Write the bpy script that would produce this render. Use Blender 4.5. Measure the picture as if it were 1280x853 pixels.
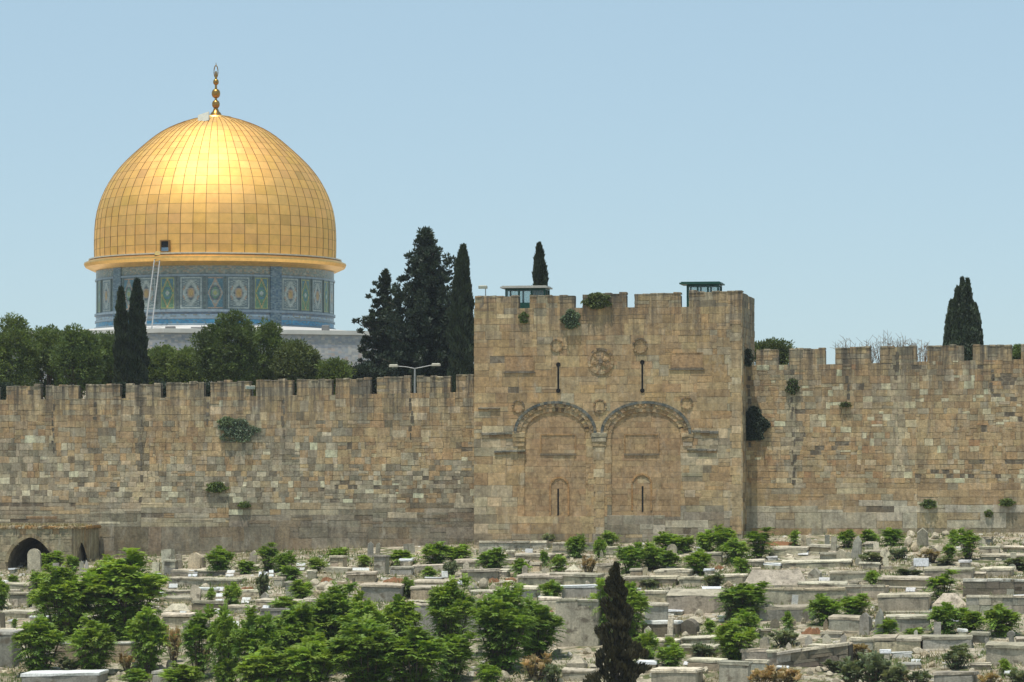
import bpy, math, random
import numpy as np
from mathutils import Vector, Matrix, noise as mnoise

R_ = math.radians
scene = bpy.context.scene
for o in list(bpy.data.objects):
    bpy.data.objects.remove(o)
col = scene.collection

# ------------------------------------------------------------------ camera, sky, sun, exposure
F = 4771.0                      # focal length in photo pixels (1280 wide)
HZ = 615.0                      # eye level in the photo
PITCH = math.atan((HZ - 426.5) / F)
cam_d = bpy.data.cameras.new("camera")
cam_d.sensor_width = 36.0
cam_d.lens = F / 1280.0 * 36.0
cam_d.clip_start = 1.0
cam_d.clip_end = 20000.0
cam = bpy.data.objects.new("camera", cam_d)
cam.location = (0, 0, 0)
cam.rotation_euler = (math.pi / 2 + PITCH, 0, 0)
col.objects.link(cam)
scene.camera = cam

SUN_EL = R_(75)
SUN_AZ = R_(28)                 # to the left of the line back to the camera
sun_dir = Vector((-math.cos(SUN_EL) * math.sin(SUN_AZ), -math.cos(SUN_EL) * math.cos(SUN_AZ), math.sin(SUN_EL)))
world = bpy.data.worlds.new("World")
scene.world = world
world.use_nodes = True
nt = world.node_tree
sky = nt.nodes.new("ShaderNodeTexSky")
sky.sky_type = 'NISHITA'
sky.sun_disc = False
sky.sun_elevation = SUN_EL
sky.sun_rotation = math.atan2(sun_dir.x, sun_dir.y)
sky.altitude = 700
sky.air_density = 0.8
sky.dust_density = 0.9
sky.ozone_density = 1.3
bg = nt.nodes["Background"]
bg.inputs[1].default_value = 0.125
# the summer haze: an even pale veil over the clear sky
veil = nt.nodes.new("ShaderNodeBackground")
veil.inputs[0].default_value = (0.63, 0.885, 0.985, 1)
veil.inputs[1].default_value = 0.83
wmix = nt.nodes.new("ShaderNodeMixShader")
wmix.inputs[0].default_value = 0.50
nt.links.new(sky.outputs[0], bg.inputs[0])
nt.links.new(bg.outputs[0], wmix.inputs[1])
nt.links.new(veil.outputs[0], wmix.inputs[2])
nt.links.new(wmix.outputs[0], nt.nodes["World Output"].inputs[0])
sl = bpy.data.lights.new("sun", 'SUN')
sl.energy = 3.9
sl.angle = R_(0.5)
sl.color = (1.0, 0.965, 0.91)
so = bpy.data.objects.new("sun", sl)
so.rotation_euler = sun_dir.to_track_quat('Z', 'Y').to_euler()
so.location = (0, 100, 300)
col.objects.link(so)
scene.view_settings.view_transform = 'Standard'
scene.view_settings.look = 'None'
scene.view_settings.gamma = 1
scene.view_settings.exposure = 0.0
scene.view_settings.use_curve_mapping = False
scene.cycles.max_bounces = 8
scene.cycles.transparent_max_bounces = 8

# ------------------------------------------------------------------ geometry of the place
A = R_(10.0)                    # the city wall stands turned this much to the view
W0 = Vector((0, 250, 0))        # a point of the wall's face
UD = Vector((math.cos(A), -math.sin(A), 0))
ND = Vector((math.sin(A), math.cos(A), 0))    # into the city
CP, SP = math.cos(PITCH), math.sin(PITCH)


def ray(px, py):
    X = (px - 640.0) / F
    Z = (426.5 - py) / F
    return Vector((X, CP - Z * SP, SP + Z * CP))


def wuv(u, v, z):
    return W0 + UD * u + ND * v + Vector((0, 0, z))


def wp(px, py, v=0.0):
    """photo pixel -> (u, z) on the plane at depth v behind the wall's face"""
    d = ray(px, py)
    t = (v + W0.dot(ND)) / d.dot(ND)
    p = d * t - W0
    return p.dot(UD), p.z


def at(px, py, dist):
    d = ray(px, py)
    return d * (dist / d.y)


def mpp(dist):
    return dist / F


def lin(r, g, b):
    def c(v):
        v /= 255.0
        return v / 12.92 if v <= 0.04045 else ((v + 0.055) / 1.055) ** 2.4
    return (c(r), c(g), c(b))


def alb(r, g, b, k=1.5):
    return tuple(min(0.8, max(0.004, v * k)) for v in lin(r, g, b))


# ------------------------------------------------------------------ ground shape
S_PTS = [0, 3, 20, 40, 56, 62, 70, 110, 150, 190, 225, 240, 250, 262, 300, 400, 3000]
Z_PTS = [0, -.25, -2.1, -4.2, -6.1, -6.9, -8.2, -14, -18.0, -14, -6.0, -3.2, -1.9, -1.7, 1.0, 8.0, 30]
U_PTS = [-400, -36, -4, 14, 36, 400]
B_PTS = [-9.0, -4.75, -3.45, -2.85, -2.55, 0.5]


def zbase(u):
    return float(np.interp(u, U_PTS, B_PTS))


def zg_uv(u, v):
    if v > 1.0:
        return 5.0 if v < 150 else 5.0 - (v - 150) * 0.006
    s = max(0.0, -v)
    z = zbase(u) * (1 if s < 150 else max(0, 1 - (s - 150) / 70)) + float(np.interp(s, S_PTS, Z_PTS))
    if 1 < s < 120:
        z += 0.22 * mnoise.noise(Vector((u * 0.13, v * 0.16, 3.1))) + 0.10 * mnoise.noise(Vector((u * 0.45, v * 0.5, 9.1)))
    return z


def zg(x, y):
    p = Vector((x, y, 0)) - W0
    return zg_uv(p.dot(UD), p.dot(ND))


def gp(px, py):
    """photo pixel -> point on the cemetery slope"""
    d = ray(px, py)
    lo = None
    y = 168.0
    while y < 262:
        p = d * (y / d.y)
        if p.z < zg(p.x, p.y):
            break
        y += 0.5
    else:
        y = 250
    a, b = y - 0.5, y
    for _ in range(12):
        m = (a + b) / 2
        p = d * (m / d.y)
        if p.z < zg(p.x, p.y):
            b = m
        else:
            a = m
    p = d * (b / d.y)
    return Vector((p.x, p.y, zg(p.x, p.y)))


# ------------------------------------------------------------------ mesh builder
class MB:
    def __init__(s):
        s.v = []
        s.f = []
        s.c = []

    def face(s, pts, c=(1, 1, 1)):
        n = len(s.v)
        s.v.extend([tuple(p) for p in pts])
        s.f.append(tuple(range(n, n + len(pts))))
        s.c.append(c)

    def poly(s, verts, faces, c=(1, 1, 1)):
        n = len(s.v)
        s.v.extend([tuple(p) for p in verts])
        for f in faces:
            s.f.append(tuple(i + n for i in f))
            s.c.append(c)

    def box(s, x0, x1, y0, y1, z0, z1, c=(1, 1, 1)):
        v = [(x0, y0, z0), (x1, y0, z0), (x1, y1, z0), (x0, y1, z0), (x0, y0, z1), (x1, y0, z1), (x1, y1, z1), (x0, y1, z1)]
        s.poly(v, [(0, 3, 2, 1), (4, 5, 6, 7), (0, 1, 5, 4), (1, 2, 6, 5), (2, 3, 7, 6), (3, 0, 4, 7)], c)

    def rbox(s, x0, x1, y0, y1, z0, z1, b=0.04, j=0.03, c=(1, 1, 1), rnd=random):
        """worn block: every edge chamfered, every corner jittered"""
        b = min(b, (x1 - x0) * .3, (y1 - y0) * .3, (z1 - z0) * .3)
        nx = max(1, min(6, int((x1 - x0) / .8)))
        xs = [x0, x0 + b] + [x0 + (x1 - x0) * i / nx for i in range(1, nx)] + [x1 - b, x1]
        ys = [y0, y0 + b, y1 - b, y1]
        zs = [z0, z1 - b, z1]
        idx = {}
        vs = []

        def vid(i, k, l):
            key = (i, k, l)
            if key not in idx:
                X, Y, Z = xs[i], ys[k], zs[l]
                ex = i in (0, len(xs) - 1)
                ey = k in (0, 3)
                ez = l == 2
                cx, cy, cz = (x0 + x1) / 2, (y0 + y1) / 2, z1
                n = ex + ey + ez
                if n >= 2:
                    if ex: X += (b * .55 if X < cx else -b * .55)
                    if ey: Y += (b * .55 if Y < cy else -b * .55)
                    if ez: Z -= b * .55
                X += rnd.uniform(-j, j) * .6
                Y += rnd.uniform(-j, j) * .6
                if l: Z += rnd.uniform(-j, j) * .7
                idx[key] = len(vs)
                vs.append((X, Y, Z))
            return idx[key]
        fs = []
        NX, NY, NZ = len(xs) - 1, 3, 2
        for i in range(NX):
            for l in range(NZ):
                fs.append((vid(i, 0, l), vid(i + 1, 0, l), vid(i + 1, 0, l + 1), vid(i, 0, l + 1)))
                fs.append((vid(i + 1, NY, l), vid(i, NY, l), vid(i, NY, l + 1), vid(i + 1, NY, l + 1)))
            for k in range(NY):
                fs.append((vid(i, k, NZ), vid(i + 1, k, NZ), vid(i + 1, k + 1, NZ), vid(i, k + 1, NZ)))
        for k in range(NY):
            for l in range(NZ):
                fs.append((vid(0, k + 1, l), vid(0, k, l), vid(0, k, l + 1), vid(0, k + 1, l + 1)))
                fs.append((vid(NX, k, l), vid(NX, k + 1, l), vid(NX, k + 1, l + 1), vid(NX, k, l + 1)))
        s.poly(vs, fs, c)

    def lathe(s, prof, n=24, cx=0, cy=0, c=(1, 1, 1), a0=0, a1=2 * math.pi):
        base = len(s.v)
        full = abs(a1 - a0 - 2 * math.pi) < 1e-6
        m = n if full else n + 1
        for (r, z) in prof:
            for i in range(m):
                t = a0 + (a1 - a0) * i / n
                s.v.append((cx + r * math.sin(t), cy - r * math.cos(t), z))
        for k in range(len(prof) - 1):
            for i in range(n):
                j = (i + 1) % m
                s.f.append((base + k * m + i, base + k * m + j, base + (k + 1) * m + j, base + (k + 1) * m + i))
                s.c.append(c)

    def tube(s, pts, r0, r1=None, n=6, c=(1, 1, 1)):
        r1 = r0 if r1 is None else r1
        pts = [Vector(p) for p in pts]
        base = len(s.v)
        for k, p in enumerate(pts):
            d = (pts[min(k + 1, len(pts) - 1)] - pts[max(k - 1, 0)])
            if d.length < 1e-9:
                d = Vector((0, 0, 1))
            d.normalize()
            a = d.cross(Vector((0, 0, 1)))
            if a.length < 1e-3:
                a = Vector((1, 0, 0))
            a.normalize()
            b = d.cross(a)
            r = r0 + (r1 - r0) * k / max(1, len(pts) - 1)
            for i in range(n):
                t = 2 * math.pi * i / n
                s.v.append(tuple(p + a * (r * math.cos(t)) + b * (r * math.sin(t))))
        for k in range(len(pts) - 1):
            for i in range(n):
                j = (i + 1) % n
                s.f.append((base + k * n + i, base + (k + 1) * n + i, base + (k + 1) * n + j, base + k * n + j))
                s.c.append(c)
        s.f.append(tuple(base + i for i in range(n))); s.c.append(c)
        e = base + (len(pts) - 1) * n
        s.f.append(tuple(e + n - 1 - i for i in range(n))); s.c.append(c)

    def mesh(s, name, mat, smooth=False):
        me = bpy.data.meshes.new(name)
        me.from_pydata(s.v, [], s.f)
        at_ = me.color_attributes.new("tint", 'FLOAT_COLOR', 'CORNER')
        cnt = [len(f) for f in s.f]
        arr = np.ones((sum(cnt), 4), dtype=np.float32)
        arr[:, :3] = np.repeat(np.array(s.c, dtype=np.float32).reshape(-1, 3), cnt, axis=0)
        at_.data.foreach_set("color", arr.ravel())
        me.materials.append(mat)
        if smooth:
            me.polygons.foreach_set("use_smooth", [True] * len(me.polygons))
        me.update()
        return me

    def build(s, name, mat, parent=None, smooth=False):
        return link(name, s.mesh(name, mat, smooth), parent)


def link(name, me, parent=None):
    o = bpy.data.objects.new(name, me)
    col.objects.link(o)
    if parent is not None:
        o.parent = parent
    return o


def tag(o, label=None, cat=None, group=None, kind=None):
    if label: o['label'] = label
    if cat: o['category'] = cat
    if group: o['group'] = group
    if kind: o['kind'] = kind
    return o


def empty(name, loc=(0, 0, 0), rz=0.0):
    o = bpy.data.objects.new(name, None)
    o.location = loc
    o.rotation_euler = (0, 0, rz)
    o.empty_display_size = 0.5
    col.objects.link(o)
    return o


# ------------------------------------------------------------------ materials
def new_mat(name):
    m = bpy.data.materials.new(name)
    m.use_nodes = True
    n = m.node_tree
    return m, n, n.nodes["Principled BSDF"]


def nd(n, t, **k):
    x = n.nodes.new(t)
    for a, b in k.items():
        setattr(x, a, b)
    return x


def ramp(n, src, stops):
    r = nd(n, "ShaderNodeValToRGB")
    e = r.color_ramp.elements
    e[0].position, e[0].color = stops[0][0], (*stops[0][1], 1)
    e[1].position, e[1].color = stops[-1][0], (*stops[-1][1], 1)
    for p, c in stops[1:-1]:
        q = e.new(p)
        q.color = (*c, 1)
    n.links.new(src, r.inputs[0])
    return r.outputs[0]


def g3(v):
    return (v, v, v)


def mixc(n, a, b, fac=1.0, mode='MULTIPLY'):
    m = nd(n, "ShaderNodeMix", data_type='RGBA', blend_type=mode)
    if isinstance(fac, (int, float)):
        m.inputs[0].default_value = fac
    else:
        n.links.new(fac, m.inputs[0])
    for s, i in ((a, 6), (b, 7)):
        if isinstance(s, tuple):
            m.inputs[i].default_value = (*s, 1)
        else:
            n.links.new(s, m.inputs[i])
    return m.outputs[2]


def noise(n, vec, scale, detail=4, rough=0.6):
    x = nd(n, "ShaderNodeTexNoise")
    x.inputs["Scale"].default_value = scale
    x.inputs["Detail"].default_value = detail
    x.inputs["Roughness"].default_value = rough
    n.links.new(vec, x.inputs["Vector"])
    return x.outputs[0]


def scaled(n, vec, s):
    m = nd(n, "ShaderNodeMapping")
    m.inputs["Scale"].default_value = s
    n.links.new(vec, m.inputs["Vector"])
    return m.outputs[0]


def coords(n, rand=False):
    tc = nd(n, "ShaderNodeTexCoord")
    if not rand:
        return tc.outputs["Object"]
    oi = nd(n, "ShaderNodeObjectInfo")
    mu = nd(n, "ShaderNodeVectorMath", operation='SCALE')
    mu.inputs[0].default_value = (37.0, 91.0, 53.0)
    n.links.new(oi.outputs["Random"], mu.inputs["Scale"])
    ad = nd(n, "ShaderNodeVectorMath", operation='ADD')
    n.links.new(tc.outputs["Object"], ad.inputs[0])
    n.links.new(mu.outputs[0], ad.inputs[1])
    return ad.outputs[0]


def bump(n, bsdf, h, strength=0.5, dist=0.03):
    b = nd(n, "ShaderNodeBump")
    b.inputs["Strength"].default_value = strength
    b.inputs["Distance"].default_value = dist
    n.links.new(h, b.inputs["Height"])
    n.links.new(b.outputs[0], bsdf.inputs["Normal"])


def tint(n):
    a = nd(n, "ShaderNodeAttribute", attribute_name="tint")
    return a.outputs["Color"]


def stone_mat(name, base=(1, 1, 1), rand=False, streak=0.5, dark=(0.10, 0.085, 0.07), var=(0.72, 1.18), sc=1.0, bmp=0.6, patch=None, top=None, mottle=0.0, soft=0.0, avg=(.3, .23, .15)):
    m, n, b = new_mat(name)
    v = coords(n, rand)
    c = mixc(n, tint(n), base)
    if soft:
        c = mixc(n, c, avg, soft, 'MIX')
    big = ramp(n, noise(n, v, 0.55 * sc, 5), [(0.3, g3(var[0])), (0.7, g3(var[1]))])
    c = mixc(n, c, big)
    med = ramp(n, noise(n, v, 5.0 * sc, 5, 0.7), [(0.3, g3(0.66)), (0.55, g3(1.0)), (0.75, g3(1.2))])
    c = mixc(n, c, med)
    if mottle:
        m3 = ramp(n, noise(n, scaled(n, v, (1.9, 1.9, 1.5)), 1.0, 7, 0.75), [(0.33, (.66, .65, .64)), (0.5, g3(1.0)), (0.68, (1.28, 1.26, 1.2))])
        c = mixc(n, c, m3)
        # patches of pale lime wash-out and of rust-brown crust, drawn down the wall by the rain
        for (col_, sx, off, lo, hi, k) in (((.56, .50, .39), (1.3, 1.3, .55), 3.0, .54, .70, .60), ((.38, .265, .15), (.9, .9, .5), 11.0, .50, .68, .45), ((.24, .22, .175), (1.6, 1.6, .8), 23.0, .55, .70, .60)):
            mp_ = nd(n, "ShaderNodeMapping")
            mp_.inputs["Scale"].default_value = sx
            mp_.inputs["Location"].default_value = (off, off, off)
            n.links.new(v, mp_.inputs["Vector"])
            f = ramp(n, noise(n, mp_.outputs[0], 1.0, 9, 0.72), [(lo, g3(0)), (hi, g3(k * mottle))])
            c = mixc(n, c, col_, f, 'MIX')
    st = ramp(n, noise(n, scaled(n, v, (3.2, 3.2, 0.35)), 1.0, 5, 0.65), [(0.50, g3(0)), (0.72, g3(1))])
    f = nd(n, "ShaderNodeMath", operation='MULTIPLY')
    n.links.new(st, f.inputs[0])
    f.inputs[1].default_value = streak
    c = mixc(n, c, dark, f.outputs[0], 'MIX')
    if top:
        # soot-dark runnels below the open top of the wall
        sx_ = nd(n, "ShaderNodeSeparateXYZ")
        n.links.new(v, sx_.inputs[0])
        mr = nd(n, "ShaderNodeMapRange")
        mr.inputs["From Min"].default_value = top[0]
        mr.inputs["From Max"].default_value = top[1]
        n.links.new(sx_.outputs[2], mr.inputs["Value"])
        s2 = ramp(n, noise(n, scaled(n, v, (2.4, 2.4, 0.16)), 1.0, 7, 0.7), [(0.42, g3(0)), (0.60, g3(1))])
        f2 = nd(n, "ShaderNodeMath", operation='MULTIPLY')
        n.links.new(s2, f2.inputs[0]); n.links.new(mr.outputs[0], f2.inputs[1])
        f3 = nd(n, "ShaderNodeMath", operation='MULTIPLY')
        n.links.new(f2.outputs[0], f3.inputs[0]); f3.inputs[1].default_value = .92
        c = mixc(n, c, (.095, .085, .07), f3.outputs[0], 'MIX')
    if patch:
        pf = ramp(n, noise(n, v, patch[1], 4, 0.6), [(patch[2], g3(0)), (patch[2] + .12, g3(1))])
        c = mixc(n, c, patch[0], pf, 'MIX')
    n.links.new(c, b.inputs["Base Color"])
    b.inputs["Roughness"].default_value = 0.95
    b.inputs["Specular IOR Level"].default_value = 0.15
    bump(n, b, noise(n, v, 9.0 * sc, 6, 0.7), bmp, 0.06)
    return m


def plain_mat(name, base, rough=0.6, metal=0.0, var=0.15, sc=6.0, bmp=0.0, spec=0.3):
    m, n, b = new_mat(name)
    v = coords(n)
    nz = ramp(n, noise(n, v, sc, 4), [(0.3, g3(1 - var)), (0.7, g3(1 + var))])
    c = mixc(n, mixc(n, tint(n), base), nz)
    n.links.new(c, b.inputs["Base Color"])
    b.inputs["Roughness"].default_value = rough
    b.inputs["Metallic"].default_value = metal
    b.inputs["Specular IOR Level"].default_value = spec
    if bmp:
        bump(n, b, noise(n, v, sc * 3, 4), bmp, 0.02)
    return m


def leaf_mat(name, base, trans=0.25, rough=0.55, var=0.35, spec=0.25):
    m, n, b = new_mat(name)
    v = coords(n, True)
    oi = nd(n, "ShaderNodeObjectInfo")
    nz = ramp(n, noise(n, v, 0.9, 3), [(0.3, g3(1 - var)), (0.7, g3(1 + var))])
    rr = ramp(n, oi.outputs["Random"], [(0, (0.82, 0.86, 0.80)), (1, (1.18, 1.12, 1.0))])
    c = mixc(n, mixc(n, mixc(n, tint(n), base), nz), rr)
    n.links.new(c, b.inputs["Base Color"])
    b.inputs["Roughness"].default_value = rough
    b.inputs["Specular IOR Level"].default_value = spec
    t = nd(n, "ShaderNodeBsdfTranslucent")
    n.links.new(mixc(n, c, (1.3, 1.25, 0.5)), t.inputs[0])
    mx = nd(n, "ShaderNodeMixShader")
    mx.inputs[0].default_value = trans
    n.links.new(b.outputs[0], mx.inputs[1])
    n.links.new(t.outputs[0], mx.inputs[2])
    n.links.new(mx.outputs[0], n.nodes["Material Output"].inputs[0])
    return m


M_WALL = stone_mat("city_wall_stone", streak=0.50, dark=(0.11, 0.09, 0.07), mottle=1.0, top=(7.4, 11.6), base=(1.12, 1.11, 1.07), soft=.26, avg=(.36, .31, .22), bmp=.5)
M_GATE = stone_mat("gate_stone", streak=0.35, dark=(0.15, 0.115, 0.08), sc=0.9, mottle=.8, top=(11.0, 16.5), base=(1.10, 1.10, 1.07), soft=.26, avg=(.38, .295, .19), bmp=.4)
M_JOINT = stone_mat("wall_joint", base=(0.29, 0.24, 0.17), streak=0.4, mottle=.6)
M_MOULD = stone_mat("weathered_moulding", streak=0.4, dark=(0.13, 0.12, 0.10), mottle=.5)
M_PLAST = stone_mat("arch_infill_stone", streak=0.35, dark=(0.20, 0.14, 0.09), var=(0.88, 1.1), mottle=.45, soft=.4, avg=(.39, .295, .185), bmp=.3)
M_TOMB = stone_mat("tomb_stone", base=(1.13, 1.08, .98), rand=True, streak=0.55, dark=(0.13, 0.12, 0.10), var=(0.70, 1.2), sc=1.8, bmp=0.6, patch=((0.20, 0.17, 0.125), 1.8, 0.56))
M_WHITE = stone_mat("white_marble", rand=True, streak=0.12, dark=(0.4, 0.38, 0.33), var=(0.9, 1.05), sc=2, bmp=0.2)
M_SOIL = stone_mat("red_soil", rand=True, base=(0.34, 0.17, 0.085), streak=0.2, sc=3, bmp=1.0)
M_ROCK = stone_mat("pale_rock", base=(.95, .89, .78), rand=True, streak=0.35, dark=(0.2, 0.18, 0.15), sc=2.2, bmp=0.8)
M_BLACK = plain_mat("dark_hollow", (0.012, 0.011, 0.010), 0.9)
M_GOLD = plain_mat("gilded_panels", (0.92, 0.57, 0.195), 0.66, 1.0, 0.08, 1.2, 0.10)
M_GOLDR = plain_mat("gilded_seams", (0.26, 0.15, 0.05), 0.7, 0.4, 0.15, 2)
M_GOLDT = plain_mat("gilded_trim", (0.88, 0.52, 0.16), 0.40, 1.0, 0.12, 2.5)
M_FIN = plain_mat("aged_gold", (0.45, 0.24, 0.06), 0.33, 1.0, 0.12, 3)
M_TILE = plain_mat("glazed_tiles", (1, .955, .87), 0.35, 0.0, 0.18, 3.0, 0, 0.4)
M_ROOF = plain_mat("lead_roof", (0.62, 0.60, 0.56), 0.55, 0.0, 0.12, 1.0)
M_GREEN = plain_mat("green_paint", (0.018, 0.085, 0.060), 0.45)
M_CREAM = plain_mat("cream_panel", (0.50, 0.48, 0.41), 0.6)
M_GLASS, n, b = new_mat("booth_glass")
b.inputs["Base Color"].default_value = (.5, .6, .6, 1)
b.inputs["Roughness"].default_value = .08
_t = nd(n, "ShaderNodeBsdfTransparent")
_t.inputs[0].default_value = (.92, .96, .95, 1)
_m = nd(n, "ShaderNodeMixShader")
_m.inputs[0].default_value = .82
n.links.new(b.outputs[0], _m.inputs[1]); n.links.new(_t.outputs[0], _m.inputs[2])
n.links.new(_m.outputs[0], n.nodes["Material Output"].inputs[0])
M_STEEL = plain_mat("galvanised_steel", (0.36, 0.36, 0.34), 0.55, 0.3)
M_BARK = plain_mat("bark", (0.11, 0.085, 0.06), 0.9, 0, 0.3, 8, 0.5)
M_PINE = leaf_mat("pine_needles", (0.135, 0.185, 0.060), 0.32)
M_PINED = leaf_mat("dark_pine_needles", (0.070, 0.105, 0.032), 0.25)
M_DARKC = leaf_mat("dark_conifer", (0.040, 0.058, 0.038), 0.15)
M_CYP = leaf_mat("cypress_leaf", (0.042, 0.060, 0.036), 0.12)
M_CYPF = leaf_mat("dusty_cypress", (0.050, 0.047, 0.026), 0.12)
M_BUSH = leaf_mat("feathery_leaf", (0.180, 0.300, 0.052), 0.36, 0.5, 0.22, 0.35)
M_GREYB = leaf_mat("grey_green_leaf", (0.15, 0.20, 0.12), 0.25)
M_CAPER = leaf_mat("caper_leaf", (0.20, 0.25, 0.17), 0.2)
M_DRY = leaf_mat("dry_grass_blades", (0.34, 0.29, 0.175), 0.2)
M_WEED = leaf_mat("weed_blades", (0.12, 0.17, 0.05), 0.25)

# ground: pale dust, limestone chips, dry grass and red soil
M_GROUND, n, b = new_mat("cemetery_ground")
v = coords(n)
c = ramp(n, noise(n, v, 0.35, 6, 0.65), [(0.28, (0.17, 0.14, 0.08)), (0.42, (0.35, 0.295, 0.20)), (0.55, (0.52, 0.455, 0.34)), (0.70, (0.36, 0.25, 0.145))])
g = ramp(n, noise(n, v, 0.8, 6, 0.7), [(0.48, g3(0)), (0.58, g3(1))])
c = mixc(n, c, (0.13, 0.14, 0.06), g, 'MIX')
w = ramp(n, noise(n, v, 3.5, 6, 0.75), [(0.35, g3(0.55)), (0.65, g3(1.3))])
c = mixc(n, c, w)
n.links.new(c, b.inputs["Base Color"])
b.inputs["Roughness"].default_value = 1
b.inputs["Specular IOR Level"].default_value = 0.1
bump(n, b, noise(n, v, 3.0, 7, 0.75), 1.0, 0.12)

# ------------------------------------------------------------------ GROUND
def build_ground():
    us = [-3000, -1500, -700, -350, -200, -120, -80, -60, -48] + list(np.arange(-42, 42.1, 0.7)) + [48, 60, 80, 120, 200, 350, 700, 1500, 3000]
    vs = [-3000, -1500, -700, -400, -330, -280, -262, -250, -240, -225, -205, -190, -170, -150, -130, -110, -95, -85, -78] + list(np.arange(-74, -1.2, 0.7)) + [-1.0, -0.5, 0.0, 0.5, 0.98, 1.02, 3, 8, 30, 80, 150, 300, 700, 1500, 3500]
    mb = MB()
    for v in vs:
        for u in us:
            p = wuv(u, v, zg_uv(u, v))
            mb.v.append(tuple(p))
    nu = len(us)
    for j in range(len(vs) - 1):
        for i in range(nu - 1):
            mb.f.append((j * nu + i, j * nu + i + 1, (j + 1) * nu + i + 1, (j + 1) * nu + i))
            mb.c.append((1, 1, 1))
    o = mb.build("ground", M_GROUND, smooth=True)
    tag(o, kind='structure')


build_ground()

# ------------------------------------------------------------------ MASONRY
rs = random.Random(11)


def pick(pal, r):
    t = r.random() * sum(p[1] for p in pal)
    for c, w in pal:
        t -= w
        if t <= 0:
            break
    k = r.uniform(0.90, 1.11)
    return tuple(max(0.01, min(0.8, v * k * r.uniform(0.97, 1.03))) for v in c)


def stone_face(mb, x0, x1, z0, z1, y, prot, c, r, bev=0.012, ir=0.02):
    """one ashlar: a chamfered front standing prot in front of plane y (front is -y)"""
    j = [(r.uniform(-ir, ir), r.uniform(-ir, ir)) for _ in range(4)]
    o = [(x0 + j[0][0], z0 + j[0][1]), (x1 + j[1][0], z0 + j[1][1]), (x1 + j[2][0], z1 + j[2][1]), (x0 + j[3][0], z1 + j[3][1])]
    b = min(bev, (x1 - x0) * .25, (z1 - z0) * .25)
    inn = [(x0 + b, z0 + b), (x1 - b, z0 + b), (x1 - b, z1 - b), (x0 + b, z1 - b)]
    t = r.uniform(-.005, .005)
    t2 = r.uniform(-.006, .006)
    mid = [y - prot + b * .7] * 4
    vs = [(p[0], y + 0.05, p[1]) for p in o] + [(p[0], m, p[1]) for p, m in zip(o, mid)] + \
         [(inn[0][0], y - prot + t, inn[0][1]), (inn[1][0], y - prot - t, inn[1][1]), (inn[2][0], y - prot - t + t2, inn[2][1]), (inn[3][0], y - prot + t + t2, inn[3][1])]
    fs = [(8, 9, 10, 11)]
    for a in range(4):
        b2 = (a + 1) % 4
        fs.append((a, b2, 4 + b2, 4 + a))
        fs.append((4 + a, 4 + b2, 8 + b2, 8 + a))
    mb.poly(vs, fs, c)


def masonry(mb, x0, x1, z0, ztop, y, ch, bw, pal, r, joint=0.006, prot=(0.0, 0.018), skip=None, zb=None):
    """ashlar facing over [x0,x1] x [z0, ztop(x)], laid in patches built and rebuilt at different times,
    each with its own course height; ch(z) course height, bw(z) mean width, pal(x,z) palette"""
    zt = ztop if callable(ztop) else (lambda x: ztop)
    zmax = max(zt(x0 + (x1 - x0) * i / 20) for i in range(21))
    small = (x1 - x0) < 4
    z = z0
    while z < zmax - 0.03:
        H = (zmax - z0) if small else r.uniform(1.3, 2.4)
        if ch(z) > .7: H = ch(z) * 2
        H = min(H, zmax - z)
        if zmax - (z + H) < .5: H = zmax - z
        x = x0
        while x < x1 - 1e-4:
            w = (x1 - x0) if small else r.uniform(1.6, 6.5)
            if ch(z) > .7: w *= 2
            if x1 - (x + w) < 1.2: w = x1 - x
            n = max(1, round(H / (ch(z + H / 2) * r.uniform(.78, 1.35))))
            cut = [0.0] + [(k + r.uniform(-.16, .16)) / n for k in range(1, n)] + [1.0]
            for k in range(n):
                _course(mb, x, x + w, z + H * cut[k], z + H * cut[k + 1], y, bw(z), pal, r, joint, prot, skip, zb, zt)
            x += w
        z += H


def _course(mb, x0, x1, z, z2, y, bw, pal, r, joint, prot, skip, zb, zt):
    h = z2 - z
    x = x0
    while x < x1 - 1e-4:
        w = bw * r.uniform(0.4, 1.6)
        if x1 - (x + w) < 0.16:
            w = x1 - x
        xc, zc = x + w / 2, z + h / 2
        top = min(z2, zt(xc))
        if top - z > 0.05 and (zb is None or top > zb(xc)):
            segs = skip(x, x + w, z, top) if skip else [(x, x + w)]
            for (a, b_) in segs:
                if b_ - a < 0.04: continue
                q = r.random()
                if q < 0.18 and h > 0.30:
                    zm = z + h * r.uniform(.4, .6)
                    stone_face(mb, a + joint, b_ - joint, z + joint, zm - joint, y, r.uniform(*prot), pick(pal(xc, zc), r), r)
                    stone_face(mb, a + joint, b_ - joint, zm + joint, top - joint, y, r.uniform(*prot), pick(pal(xc, zc), r), r)
                elif q < 0.187:
                    stone_face(mb, a + joint * 3, b_ - joint * 3, z + joint * 2, top - joint * 3, y, -.01, (0.10, 0.08, 0.06), r)
                else:
                    stone_face(mb, a + joint, b_ - joint, z + joint, top - joint, y, r.uniform(*prot), pick(pal(xc, zc), r), r)
        x += w


TAN = alb(163, 139, 103); TAN2 = alb(157, 137, 106); OCH = alb(160, 130, 92); GRY = alb(148, 137, 114); LGR = alb(170, 155, 128)
DGR = alb(120, 111, 92); BRN = alb(145, 119, 86); PAL = alb(190, 170, 136); BLK = alb(100, 89, 70); RUST = alb(156, 119, 82)


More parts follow.
